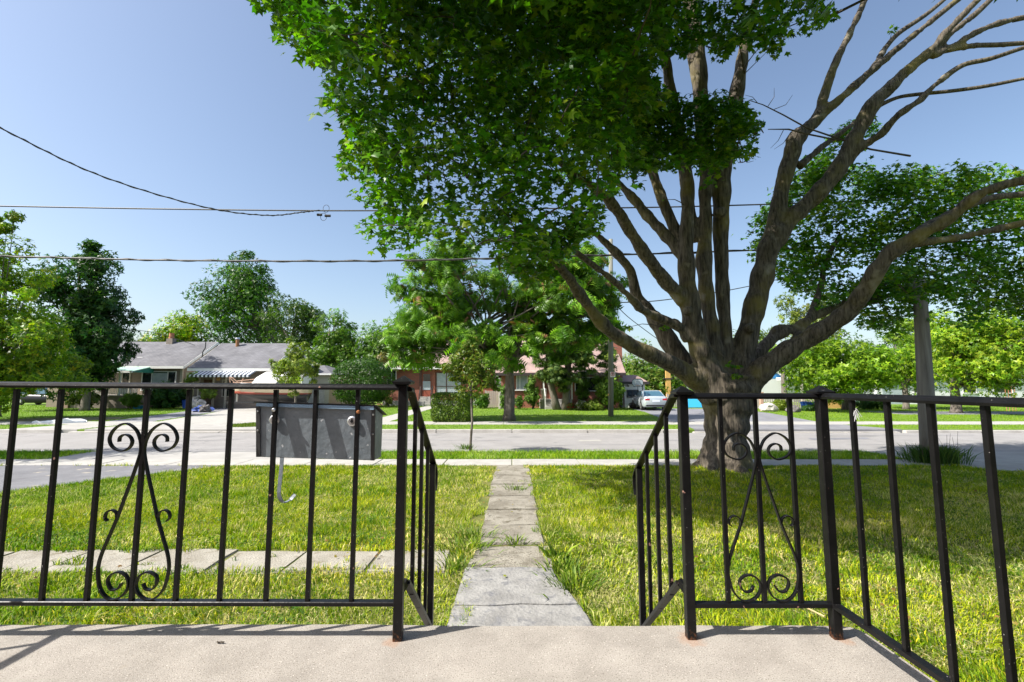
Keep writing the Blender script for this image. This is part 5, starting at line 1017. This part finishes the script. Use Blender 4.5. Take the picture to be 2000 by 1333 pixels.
px0, px1 = at(1056, 780, 35.6).x, at(1118, 780, 35.6).x; zd = .72
MB().box(px0, px1, 35.7, y0-.01, -.05, zd).build('porch_base', M_walkB, H)
b = MB(); b.prism([(px0-.2, pz(736, 35.6)), (px1+.2, pz(736, 35.6)), ((px0+px1)/2, pz(725, 35.6))], 35.5, y0-.05, 'y'); b.build('porch_roof', M_white, H)
for u in (1062, 1117): MB().box(at(u, 760, 35.8).x-.05, at(u, 760, 35.8).x+.05, 35.75, 35.85, zd, pz(736, 35.8)).build('porch_post', M_white, H)
MB().box(at(1058, 760, y0).x, at(1070, 760, y0).x, y0-.03, y0+.01, zd, 2.5).build('door', M_door, H)
for ua, ub in ((1056, 1067), (1103, 1118)):
    xa, xb = at(ua, 780, 35.75).x, at(ub, 780, 35.75).x; r = MB().box(xa, xb, 35.72, 35.77, zd+.75, zd+.82).build('porch_rail', M_white, H); xx = xa+.05
    while xx < xb: MB().box(xx-.02, xx+.02, 35.73, 35.76, zd, zd+.75).build('picket', M_white, r); xx += .12
sx0, sx1 = at(1064, 790, 35.5).x, at(1100, 790, 35.5).x
for k in range(3): MB().box(sx0, sx1, 35.0+.26*k, 35.69, -.05, .18+.18*k).build('step', M_walk, H)
b = MB().bar((sx0, 35.0, .95), (sx0, 35.7, zd+.85), .05); b.bar((sx0, 35.05, 0), (sx0, 35.05, .95), .05); b.build('stair_rail', M_white, H)
# white garage
y0 = 37.5; x0, x1 = at(1216, 780, y0).x, at(1260, 780, y0).x
H = thing('garage', 'small white clapboard garage with dark fascia behind the silver car', 'garage', (x0, y0, 0), 'houses across the road')
ze = pz(747, y0); MB().box(x0, x1, y0, y0+6.5, -.05, ze).build('wall', M_siding, H)
MB().hexa([(x0-.2, y0-.3, ze), (x1+.25, y0-.3, ze), (x1+.25, y0+6.6, ze), (x0-.2, y0+6.6, ze)], [(x0-.2, y0+2.6, pz(733, y0+2.6)), (x1+.05, y0+2.6, pz(733, y0+2.6)), (x1+.05, y0+4, pz(733, y0+2.6)), (x0-.2, y0+4, pz(733, y0+2.6))]).build('roof', M_rpink, H)
MB().box(x0-.22, x1+.28, y0-.36, y0-.302, ze-.16, ze+.05).build('fascia', M_rdark, H)
win(H, at(1225, 770, y0).x, at(1246, 770, y0).x, pz(776, y0), pz(763, y0), y0-.01, [at(1235, 770, y0).x], fm=M_darkmetal, fw=.05)
MB().box(at(1216, 780, y0).x+.05, at(1219.5, 780, y0).x, y0-.03, y0+.01, 0, pz(750, y0)).build('door_frame', M_door, H)
p = at(1226, 753, y0); MB().tube([(p.x, y0-.01, p.z), (p.x, y0-.15, p.z-.05)], [.05, .08], 8).build('wall_lamp', M_darkmetal, H)
# basketball stand
Yb = 35.3; p = at(1245, 748, Yb); t = thing('basketball_hoop', 'portable basketball hoop with clear backboard beside the white garage', 'basketball hoop', (p.x+.4, Yb, 0))
W2, H2 = .42, .30; oct_ = [(-W2, -H2*.3), (-W2*.7, -H2), (W2*.7, -H2), (W2, -H2*.3), (W2, H2*.5), (W2*.6, H2), (-W2*.6, H2), (-W2, H2*.5)]
MB().prism([(p.x+a, p.z+c) for a, c in oct_], Yb-.03, Yb, 'y').build('backboard', M_curtain, t)
o = MB().tube([(p.x+a, Yb-.035, p.z+c) for a, c in oct_+oct_[:1]], .022, 5).build('backboard_rim', M_black, t); b = MB(); b.tube([(p.x+a*.42, Yb-.045, p.z-.06+c) for a, c in ((-.35, -.1), (.35, -.1), (.35, .2), (-.35, .2), (-.35, -.1))], .012, 4); b.build('target_square', M_white, t)
MB().tube([(p.x+.2*math.cos(a), Yb-.28+.2*math.sin(a), p.z-.2) for a in np.linspace(0, 6.283, 18)], .014, 5, cap=False).build('rim', M_terr, t)
b = MB()
for k in range(10):
    a = k*.628; b.tube([(p.x+.2*math.cos(a), Yb-.28+.2*math.sin(a), p.z-.2), (p.x+.12*math.cos(a+.3), Yb-.28+.12*math.sin(a+.3), p.z-.52)], .008, 3)
b.build('net', M_white, t)
for dx_ in (.05, .42): MB().tube([(p.x+dx_, Yb+.12, 0), (p.x+dx_, Yb+.12, p.z+.1)], .035, 8).build('pole', M_black, t)
MB().box(p.x-.1, p.x+.6, Yb-.1, Yb+.5, -.02, .14).build('base', M_black, t, bevel=.03)
# houses further off on the right
y0 = 52; H = thing('blue_house', 'far white house with bright blue gable behind the maple crotch', 'house', (27, y0, 0), 'houses across the road'); a_ = at(1476, 702, y0)
MB().box(a_.x-2.5, a_.x+5, y0, y0+8, -.05, pz(740, y0)).build('wall', M_siding, H); b = MB().prism([(a_.x-2.6, pz(740, y0)), (a_.x+3.2, pz(740, y0)), (a_.x+.3, a_.z)], y0-.02, y0+7.8, 'y'); b.build('gable', M_sidblue, H)
b = MB().bar((a_.x+.3, y0-.2, a_.z+.1), (a_.x+3.6, y0-.2, pz(740, y0)-.15), .4, .22, up=(0, 1, 0)); b.bar((a_.x+.3, y0-.2, a_.z+.1), (a_.x-3.0, y0-.2, pz(740, y0)-.15), .4, .22, up=(0, 1, 0)); b.build('bargeboard', M_white, H)
MB().box(a_.x+2, a_.x+6.5, y0-1.2, y0-.3, pz(743, y0), pz(738, y0)).build('side_eave', M_white, H); b = MB()
for xx in (a_.x-1, a_.x+2.3, a_.x+4.4): b.box(xx-.1, xx+.1, y0-1.1, y0-.9, 0, pz(743, y0))
b.build('veranda_posts', M_gwood, H)
y0 = 56; H = thing('far_house', 'far pale house with pinkish roof left of the maple trunk', 'house', (19, y0, 0), 'houses across the road'); xa, xb = at(1288, 750, y0).x, at(1345, 750, y0).x; ze = pz(742, y0)
MB().box(xa, xb, y0, y0+7, -.05, ze).build('wall', M_siding, H); MB().hexa([(xa-.5, y0-.4, ze-.35), (xb+.5, y0-.4, ze+.3), (xb+.5, y0+7.4, ze+.3), (xa-.5, y0+7.4, ze-.35)], [(xa+1.7, y0-.4, pz(728, y0)), (xb+.5, y0-.4, pz(727, y0)), (xb+.5, y0+7.4, pz(727, y0)), (xa+1.7, y0+7.4, pz(728, y0))]).build('roof', M_rpink, H)
win(H, xb-1.6, xb-.5, ze-1.0, ze-.2, y0-.01)
y0 = 45; H = thing('white_house', 'long white sided house behind the lime-green trees at the right', 'house', (36, y0, 0), 'houses across the road'); xa, xb = at(1712, 770, y0).x, at(2090, 770, y0).x; ze = pz(735, y0)
MB().box(xa, xb, y0, y0+8, -.05, ze).build('wall', M_siding, H); MB().hexa([(xa-.4, y0-.5, ze), (xb+.4, y0-.5, ze), (xb+.4, y0+8.5, ze), (xa-.4, y0+8.5, ze)], [(xa+2, y0+3.8, ze+1.5), (xb-2, y0+3.8, ze+1.5), (xb-2, y0+4.2, ze+1.5), (xa+2, y0+4.2, ze+1.5)]).build('roof', M_rgrey, H)
for ua, ub in ((1784, 1792), (1800, 1812), (1880, 1905), (1940, 1975)): win(H, at(ua, 760, y0).x, at(ub, 760, y0).x, 1.1, 2.4, y0-.01)
MB().box(at(1722, 760, y0).x, at(1770, 760, y0).x, y0-.05, y0+.01, .0, 2.3).build('garage_door', M_curtain, H)
t = thing('red_play_frame', 'small orange-red frame among the trees at the right picture edge', 'frame', at(1970, 775, 33)); b = MB(); q = at(1962, 760, 33)
for k in range(4): MB().bar((q.x+k*.22, 33, 0), (q.x+k*.22+.05, 33, 1.75), .03).build('upright', M_terr, t)
MB().bar((q.x-.05, 33, 1.7), (q.x+.8, 33, 1.75), .03).build('crossbar', M_terr, t)
# fences
def pickets(name, label, ua, ub, Y, vt, step, m, group='picket and board fences', w=.09, z0=0.02, rail=True):
    xa, xb = at(ua, 790, Y).x, at(ub, 790, Y).x; zt_ = vt; t = thing(name, label, 'fence', ((xa+xb)/2, Y, 0), group); xx = xa; o0 = None
    while xx < xb:
        if o0 is None: o0 = MB().box(xx, xx+w, Y-.012, Y+.012, z0, zt_).build('picket', m, t); xs0 = xx
        else: c_ = o0.copy(); COL.objects.link(c_); c_.location = (xx-xs0, 0, random.uniform(-.02, .02))
        xx += step
    for zz in (.25, zt_-.25): MB().box(xa-.02, xb+.02, Y+.013, Y+.06, zz-.04, zz+.04).build('rail', m, t)
    k = xa
    while k < xb+.1: MB().box(k-.06, k+.06, Y+.061, Y+.16, 0, zt_+.05).build('fence_post', m, t); k += 2.2
    return t
pickets('picket_fence', 'weathered picket fence behind the maple trunk and right railing', 1482, 1592, 36.2, 1.15, .17, M_gwood)
pickets('picket_fence', 'weathered picket fence beside the silver car', 1305, 1346, 38.5, 1.05, .17, M_gwood)
pickets('board_fence', 'short weathered board fence between the two brick houses', 948, 973, 37.8, 1.35, .16, M_gwood, w=.14)
pickets('board_fence', 'short run of new orange boards right of the blue bin', 1612, 1642, 36, 1.15, .16, M_owood, w=.14)
t = thing('gate_post', 'tall pinkish gate post at the left end of the picket fence', 'post', gr(1488, 803)); p = gr(1488, 803); MB().box(p.x-.1, p.x+.1, p.y-.1, p.y+.1, 0, 1.25).build('shaft', M_pinkwood, t, bevel=.01); MB().box(p.x-.13, p.x+.13, p.y-.13, p.y+.13, 1.25, 1.32).build('cap', M_pinkwood, t)
t = thing('address_post', 'pale wooden post with house numbers beside the board fence', 'post', gr(978, 800)); p = gr(979, 799); MB().box(p.x-.22, p.x+.22, p.y-.05, p.y+.05, 0, 1.45).build('board', M_stone, t)
for k in range(3): b = MB(); q = Vector((p.x, p.y-.055, 1.15-.3*k)); b.tube([q+Vector((.07*math.cos(a), -.01, .09*math.sin(a))) for a in np.linspace(.5, 5.2+k*.3, 10)], .016, 4); b.build('number', M_signblk, t)
t = thing('pergola_post', 'tall new yellow wooden post rising behind the fence by the car', 'post', (at(1304, 760, 44).x, 44, 0)); q = at(1304, 721, 44); MB().box(q.x-.22, q.x+.22, 43.9, 44.1, 0, q.z).build('shaft', M_owood, t); MB().box(q.x-.42, q.x+.42, 43.85, 44.15, pz(741, 44), pz(739, 44)).build('bracket', M_rdark, t)
t = thing('storage_crates', 'yellow-brown wooden shed boards behind the silver car', 'shed', (at(1275, 770, 42).x, 42, 0)); q0, q1 = at(1258, 770, 42).x, at(1292, 770, 42).x
for k in range(8): MB().box(q0+(q1-q0)*k/8, q0+(q1-q0)*(k+.92)/8, 42, 42.05, 0, pz(763, 42)+random.uniform(-.1, .1)).build('board', M_owood, t)
# ------------------------------------------------------------------ cars
def car(name, label, loc, rz, paint, L_=4.5, Wd=1.78, Ht=1.42, suv=False, ground=0.006):
    t = thing(name, label, 'car', (loc[0], loc[1], ground), 'parked cars', rz); l2 = L_/2      # nose toward +y
    hw = Wd/2; st = [(-l2, .42, .86, .80), (-l2+.10, .26, 1.00, .92), (-l2+.7, .22, 1.02, 1), (-.6, .20, .97, 1), (.6, .20, .95, 1), (l2-.9, .22, .90, .98), (l2-.3, .26, .78, .92), (l2, .40, .62, .76)]
    rings = []
    for y_, zl, zh, wf in st:
        w_ = hw*wf; zm = zl+(zh-zl)*.55; rings.append([(-w_*.93, y_, zl), (-w_, y_, zl+.12), (-w_, y_, zm), (-w_*.94, y_, zh-.05), (-w_*.8, y_, zh), (w_*.8, y_, zh), (w_*.94, y_, zh-.05), (w_, y_, zm), (w_, y_, zl+.12), (w_*.93, y_, zl)])
    body = MB().loft(rings).build('body', paint, t, smooth=True, local=True)
    c0, c1, c2, c3 = (-l2+(.35 if suv else .55), -l2+(.6 if suv else 1.25), .35, 1.35); zb_, zt_ = .97, Ht; wr, wb = hw*.72, hw*.90
    def ring(y_, z_, w_): return [(-w_, y_, z_), (w_, y_, z_)]
    pr = [(c0, zb_, wb), (c1, zt_-.04, wr), ((c1+c2)/2, zt_, wr), (c2, zt_-.05, wr), (c3, zb_-.03, wb)]
    cab = MB(); rg = []
    for y_, z_, w_ in pr: rg.append((y_, z_, w_))
    v = []
    for y_, z_, w_ in rg: cab.v += [(-w_, y_, z_), (w_, y_, z_)]
    cab.f += [(2*i, 2*i+1, 2*i+3, 2*i+2) for i in range(4)]+[(0, 2, 4, 6, 8), (9, 7, 5, 3, 1), (1, 0, 8, 9)]; cab.build('cabin', paint, t, local=True, bevel=.04)
    def glass(nm, q, off):
        n_ = (Vector(q[1])-Vector(q[0])).cross(Vector(q[2])-Vector(q[0])).normalized()
        if n_.dot(Vector(off)) < 0: n_ = -n_
        c = sum((Vector(p) for p in q), Vector())/4; MB().hexa([Vector(p)+(c-Vector(p))*.10+n_*.002 for p in q], [Vector(p)+(c-Vector(p))*.12+n_*.012 for p in q]).build(nm, M_cglass, t, local=True)
    glass('rear_window', [(-wb, c0, zb_+.03), (wb, c0, zb_+.03), (wr, c1, zt_-.04), (-wr, c1, zt_-.04)], (0, -1, .5)); glass('windshield', [(-wb, c3, zb_), (wb, c3, zb_), (wr, c2, zt_-.05), (-wr, c2, zt_-.05)], (0, 1, .5))
    for s_ in (-1, 1):
        ym = (c1+c2)/2; f = lambda y_, z_: (s_*(wb+(wr-wb)*(z_-zb_)/(zt_-zb_)), y_, z_)
        glass('side_window', [f(c0+.35, zb_+.03), f(ym-.05, zb_+.03), f(ym-.05, zt_-.07), f(c1+.05, zt_-.08)], (s_, 0, .2)); glass('side_window', [f(ym+.05, zb_+.03), f(c3-.35, zb_+.03), f(c2+.02, zt_-.08), f(ym+.05, zt_-.07)], (s_, 0, .2))
        MB().box(s_*hw*.66-.17, s_*hw*.66+.17, -l2-.005, -l2+.14, .70, .88).build('tail_light', M_tail, t, local=True, bevel=.03); MB().box(s_*hw*.7-.18, s_*hw*.7+.18, l2-.18, l2-.005, .56, .68).build('headlight', M_curtain, t, local=True, bevel=.03)
        MB().box(s_*(hw+.02)-.06, s_*(hw+.02)+.06, .85, .97, .93, 1.05).build('mirror', M_black if s_ < 0 else paint, t, local=True, bevel=.03)
        for y_ in (-l2+.85, l2-.85):
            wx = s_*(hw-.10); wh = MB().tube([(wx-s_*.12, y_, .32), (wx+s_*.115, y_, .32)], .32, 22).build('wheel', M_black, t, local=True)
            o = MB().tube([(wx+s_*.115, y_, .32), (wx+s_*.13, y_, .32)], [.21, .19], 18).build('rim', M_steel, wh, local=True)
            for k in range(5): a = k*1.2566; MB().bar((wx+s_*.134, y_, .32), (wx+s_*.134, y_+.19*math.cos(a+.6), .32+.19*math.sin(a+.6)), .02, .05).build('spoke_gap', M_black, wh, local=True) if False else None
    MB().box(-.26, .26, -l2-.012, -l2+.05, .62, .76).build('licence_plate', M_plate, t, local=True); MB().box(-hw*.8, hw*.8, -l2-.03, -l2+.12, .30, .40).build('bumper_trim', M_black, t, local=True, bevel=.02)
    return t
cl = gr(1285, 803); car('car', 'silver sedan seen from behind on the far wide driveway', (cl.x+.05, cl.y+2.35), R(-3), M_silver)
cl = gr(80, 792); car('car', 'dark parked car half hidden behind the yellow-green tree at the left', (cl.x-.6, cl.y+1.0), R(-90), M_darkcar, 4.7, 1.85, 1.6, True)
# ------------------------------------------------------------------ boat on trailer and yard things
Yb = 33.4; bx0, bx1 = at(458, 770, Yb).x, at(600, 770, Yb).x; t = thing('motor_boat', 'cream motor boat with white canvas top parked on the concrete drive', 'boat', ((bx0+bx1)/2, Yb, 0))
Lb = bx1-bx0; zk = 2.02-(.0); zs = pz(752, Yb)
def hull(zlo, zhi, sc=1.0, n=9):
    rings = []
    for i in range(n):
        f = i/(n-1); w_ = 1.05*(1-(1-min(1, f*1.7))**2.2)*sc+.03; xx = bx0+Lb*f; kz = .62+.55*(1-f)**3
        pr = lambda z: w_*min(1, ((z-kz)/(zs-kz)))**.55 if z > kz else .01
        zl, zh = max(zlo, kz+.01), max(zhi+.12*(1-f)**2, kz+.02); rings.append([(xx, Yb-pr(zh), zh), (xx, Yb-pr((zl+zh)/2), (zl+zh)/2), (xx, Yb-pr(zl), zl), (xx, Yb+pr(zl), zl), (xx, Yb+pr((zl+zh)/2), (zl+zh)/2), (xx, Yb+pr(zh), zh)])
    return MB().loft(rings)
hull(0, 1.15).build('keel', M_darkmetal, t, smooth=True); hull(1.15, 1.24, 1.004).build('stripe', M_hullred, t, smooth=True); hull(1.24, zs, 1.0).build('hull', M_cream, t, smooth=True)
MB().tube([(bx0+Lb*f, Yb-1.07*(1-(1-min(1, f*1.7))**2.2)-.04, zs+.12*(1-f)**2) for f in np.linspace(0, 1, 14)], .05, 6).build('gunwale', M_white, t)
cv = [(at(497, 751, Yb).x, zs+.02), (at(508, 738, Yb).x, pz(738, Yb)), (at(527, 727, Yb).x, pz(727, Yb)), (at(556, 726, Yb).x, pz(726, Yb)), (at(600, 733, Yb).x, pz(733, Yb)), (bx1, zs+.02)]
rings = []
for i, (xx, zz) in enumerate(cv): w_ = (.55, .8, .82, .85, .9, .95)[i]; rings.append([(xx, Yb-w_, zs), (xx, Yb-w_*.95, zs+(zz-zs)*.6), (xx, Yb-w_*.6, zz), (xx, Yb+w_*.6, zz), (xx, Yb+w_*.95, zs+(zz-zs)*.6), (xx, Yb+w_, zs)])
cv_o = MB().loft(rings).build('canvas_cover', M_canvas, t, smooth=False); MB().hexa([(cv[2][0]+.9, Yb-.88, zs+.1), (cv[4][0]-.1, Yb-.94, zs+.1), (cv[4][0]-.1, Yb-.9, zs+.12), (cv[2][0]+.9, Yb-.8, zs+.12)], [(cv[3][0]+.2, Yb-.86, zs+.42), (cv[4][0]-.3, Yb-.88, zs+.42), (cv[4][0]-.3, Yb-.8, zs+.44), (cv[3][0]+.2, Yb-.76, zs+.44)]).build('side_window', M_glass, cv_o)
b = MB()
for (u0, v0, u1, v1) in ((448, 737, 462, 752), (455, 739, 470, 752), (448, 737, 456, 739), (462, 745, 500, 741), (455, 748, 497, 747), (475, 740, 470, 752), (448, 737, 450, 748)): b.tube([at(u0, v0, Yb-.5), at(u1, v1, Yb-.5)], .03, 5)
b.build('bow_rail', M_pinkwood, t)
t2 = thing('boat_trailer', 'dark metal trailer under the cream motor boat', 'trailer', ((bx0+bx1)/2, Yb, 0)); MB().bar((bx0-.5, Yb, .55), (bx1, Yb, .60), .12).build('beam', M_darkmetal, t2); MB().bar((bx0+.2, Yb, .5), (bx0+.2, Yb, 1.4), .1).build('winch_post', M_steel, t2); MB().bar((bx0-.3, Yb, .05), (bx0-.3, Yb, .6), .09).build('jack', M_steel, t2)
for s_ in (-1, 1):
    for xx in (bx1-1.3, bx1-.6):
        w_ = MB().tube([(xx, Yb+s_*1.05, .32), (xx, Yb+s_*.85, .32)], .30, 18).build('wheel', M_black, t2); MB().tube([(xx, Yb+s_*1.06, .32), (xx, Yb+s_*1.05, .32)], .15, 12).build('hub', M_white, w_)
def lump(name, label, cat, c, r, m, seed, parts=1, group=None, amp=.25):
    bm = bmesh.new(); bmesh.ops.create_icosphere(bm, subdivisions=3, radius=1)
    for v in bm.verts:
        d = 1+amp*mnoise.noise(v.co*1.7+Vector((seed, 0, 0)))+amp*.4*mnoise.noise(v.co*4+Vector((0, seed, 0))); v.co = Vector((v.co.x*r[0]*d, v.co.y*r[1]*d, max(-.9*r[2], v.co.z*r[2]*d)))
    me = bpy.data.meshes.new(name); bm.to_mesh(me); bm.free(); o = link(name, me, m); o.location = c; return tag(o, label, cat, group)
p = at(566, 772, 36); lump('covered_mower', 'dark grey tarpaulin heaped over equipment right of the boat', 'tarp', (p.x, 36, .75), (.75, .6, .95), M_tarp, 3, amp=.5)
p = gr(491, 797); lump('blue_tarp', 'crumpled navy blue tarp on the ground under the boat bow', 'tarp', (p.x, 31.5, .16), (.55, .4, .24), M_navy, 5, amp=.7)
p = gr(476, 799); lump('rubbish_bag', 'grey bundle lying beside the blue tarp', 'bundle', (p.x, 31.2, .2), (.35, .3, .28), M_tarp, 6, amp=.6)
p = gr(1500, 804); lump('boulder', 'pale round boulder at the left end of the picket fence', 'boulder', (p.x, 32, .22), (.55, .4, .36), M_stone, 7, group='boulders by the fence')
p = gr(1553, 806); lump('boulder', 'darker boulder beside the yellow-green bush at the picket fence', 'boulder', (p.x, 31, .16), (.45, .35, .3), M_tarp, 8, group='boulders by the fence')
for k, (u, v, Y, r, lab) in enumerate(((384, 776, 35.8, .5, 'largest pale rock at the back of the garden rock pile'), (378, 788, 35, .38, 'left front rock of the garden rock pile'), (390, 790, 34.8, .34, 'right front rock of the garden rock pile'))):
    p = at(u, v, Y); lump('garden_rock', lab, 'rock', (p.x, Y, r*.7), (r*1.1, r, r*1.2), M_stone, 20+k, group='rock pile under the striped awning', amp=.6)
p = gr(120, 826); b = MB(); q = [(p.x-.95, p.y-.45), (p.x+.4, p.y-.55), (p.x+1.15, p.y-.05), (p.x+.75, p.y+.5), (p.x-.3, p.y+.6), (p.x-.85, p.y+.2)]
o = b.prism(q, .0, .12, 'z').build('plastic_sheet', M_sheet, sub=5); tag(o, 'crumpled white sheet lying on the far left boulevard grass', 'sheet')
for v in o.data.vertices: v.co.z *= .9+1.3*mnoise.noise(Vector((v.co.x*2.6, v.co.y*2.6, 1)))
def bin_(name, label, u, v, w, h, m, Y=None):
    p = gr(u, v); t = thing(name, label, 'bin', p, 'plastic bins'); q = lambda s_, z: [(p.x-w*s_, p.y-w*.7*s_, z), (p.x+w*s_, p.y-w*.7*s_, z), (p.x+w*s_, p.y+w*.7*s_, z), (p.x-w*s_, p.y+w*.7*s_, z)]
    MB().loft([q(.82, .01), q(1, h), q(.93, h), q(.76, .05)], cap=False).build('tub', m, t); b = MB(); r = q(1.05, h); b.tube(r+r[:1], .02, 5); b.build('rim', m, t)
    MB().poly(q(.8, .03)).build('bottom', m, t)
bin_('recycling_bin', 'light blue tub lying on the lawn before the bungalow ferns', 270, 799, .33, .24, M_cyan); bin_('recycling_bin', 'tall dark blue bin right of the bungalow yew', 366, 798, .32, .65, M_blue)
bin_('recycling_bin', 'dark blue bin in front of the right picket fence', 1584, 801, .55, .55, M_blue); bin_('recycling_bin', 'narrow blue bin left of the wide blue bin at the fence', 1571, 801, .14, .6, M_blue)
def chair(name, label, u, v, Y, m, sc=1.0):
    p = gr(u, v); t = thing(name, label, 'chair', p, 'garden chairs under the striped awning'); s_ = .24*sc; zs_ = .44*sc
    MB().box(p.x-s_, p.x+s_, p.y-s_, p.y+s_, zs_-.03, zs_).build('seat', m, t)
    for sx in (-1, 1):
        for sy in (-1, 1): MB().bar((p.x+sx*s_*.9, p.y+sy*s_*.9, 0), (p.x+sx*s_*.85, p.y+sy*s_*.85, zs_-.03), .035).build('leg', m, t)
        MB().bar((p.x+sx*s_*.9, p.y+s_*.95, zs_), (p.x+sx*s_*.9, p.y+s_*1.2, zs_+.45*sc), .035).build('back_post', m, t)
    b = MB()
    for zz in (.2, .32, .43): b.bar((p.x-s_*.9, p.y+s_*1.08, zs_+zz*sc), (p.x+s_*.9, p.y+s_*1.08, zs_+zz*sc), .02, .06)
    b.build('backrest', m, t)
chair('garden_chair', 'brown wooden chair right of the white garden chair', 421, 797, 35, M_brass, 1.15); chair('garden_chair', 'white plastic garden chair in the middle before the striped awning', 411, 797, 35, M_white); chair('garden_chair', 'low brown wooden stool-like chair beside the blue bin', 388, 796, 35, M_brass, .8)
for k, (u, v, lab) in enumerate(((405, 798, 'terracotta pot between the garden chairs'), (452, 797, 'terracotta pot near the boat trailer jack'))):
    p = gr(u, v); t = thing('flower_pot', lab, 'pot', p, 'terracotta pots'); MB().tube([p, p+Vector((0, 0, .26)), p+Vector((0, 0, .27)), p+Vector((0, 0, .34))], [.11, .16, .19, .19], 14).build('pot', M_terr, t); MB().disc(p+Vector((0, 0, .335)), (0, 0, 1), .165, .01, 14).build('soil', M_soil, t)
shrub('potted_plant', 'bright plant in the pot near the boat trailer jack', (gr(452, 797).x, gr(452, 797).y, .6, .3, .3, .4), [(.14, .21, .02), (.3, .24, .03)], 300, .13, 63)
t = thing('blue_canopy', 'bright blue canopy between right step post and maple trunk', 'canopy', (at(1352, 790, 38).x, 38, 0)); q = at(1354, 787, 38); MB().hexa([(q.x-.7, 37.4, q.z-.35), (q.x+.7, 37.4, q.z-.35), (q.x+.7, 38.6, q.z-.35), (q.x-.7, 38.6, q.z-.35)], [(q.x-.45, 37.8, q.z+.35), (q.x+.2, 37.8, q.z+.35), (q.x+.2, 38.2, q.z+.35), (q.x-.45, 38.2, q.z+.35)]).build('top', M_cyan, t)
for sx in (-.6, .6): MB().bar((q.x+sx, 37.5, 0), (q.x+sx, 37.5, q.z-.3), .05).build('leg', M_white, t)
# small litter
p = gr(423, 1258, ZP); b = MB()
for k in range(6): b.tube([Vector((p.x+k*.004, p.y, ZP+.004)), Vector((p.x+k*.004+.003, p.y+random.uniform(-.004, .004), ZP+.006))], .0025, 4)
tag(b.build('dry_seed_stalk', M_twig), 'tiny dark seed stalk lying on the porch floor', 'debris')
p = gr(985, 1136); leaves('fallen_leaf', np.array([[p.x, p.y, .052]]), np.array([[.1, -.1, 1.]]), np.array([.03]), tpl_maple(), np.array([[.3, .32, .03]]), M_leaf, None); tag(bpy.data.objects['fallen_leaf'], 'single yellow-green leaf on the grey landing slab', 'leaf')
b = MB().tube([gr(1555, 1193)+Vector((0, 0, .06)), gr(1612, 1225)+Vector((0, 0, .07))], [.004, .007], 5); tag(b.build('dry_stick', M_straw), 'dry straw-coloured stick in the grass beside the right corner post', 'stick')
# distant wooded line closing the view at ground level
def farwood(name, label, u0, u1, Y, v0, n, seed):
    global rng
    old = rng; rng = np.random.default_rng(seed); x = rng.uniform(at(u0, 700, Y).x, at(u1, 700, Y).x, n); top = at(1000, v0, Y).z*(.55+.5*vnoise(x, x*.3, 9)); z = rng.random(n)**.8*top; y = Y+rng.uniform(-4, 4, n)
    nn = rng.normal(0, .7, (n, 3))+np.array([-.1, -.5, .5]); o = leaves(name, np.stack([x, y, z], 1), nn, rng.uniform(.5, 1.0, n), tpl_sprig(), colmix(n, G1), M_leaf, None); rng = old
    return tag(o, label, 'woods', kind='stuff')
farwood('far_woods', 'distant band of trees closing the view between the houses', -900, 2900, 95, 715, 14000, 91)
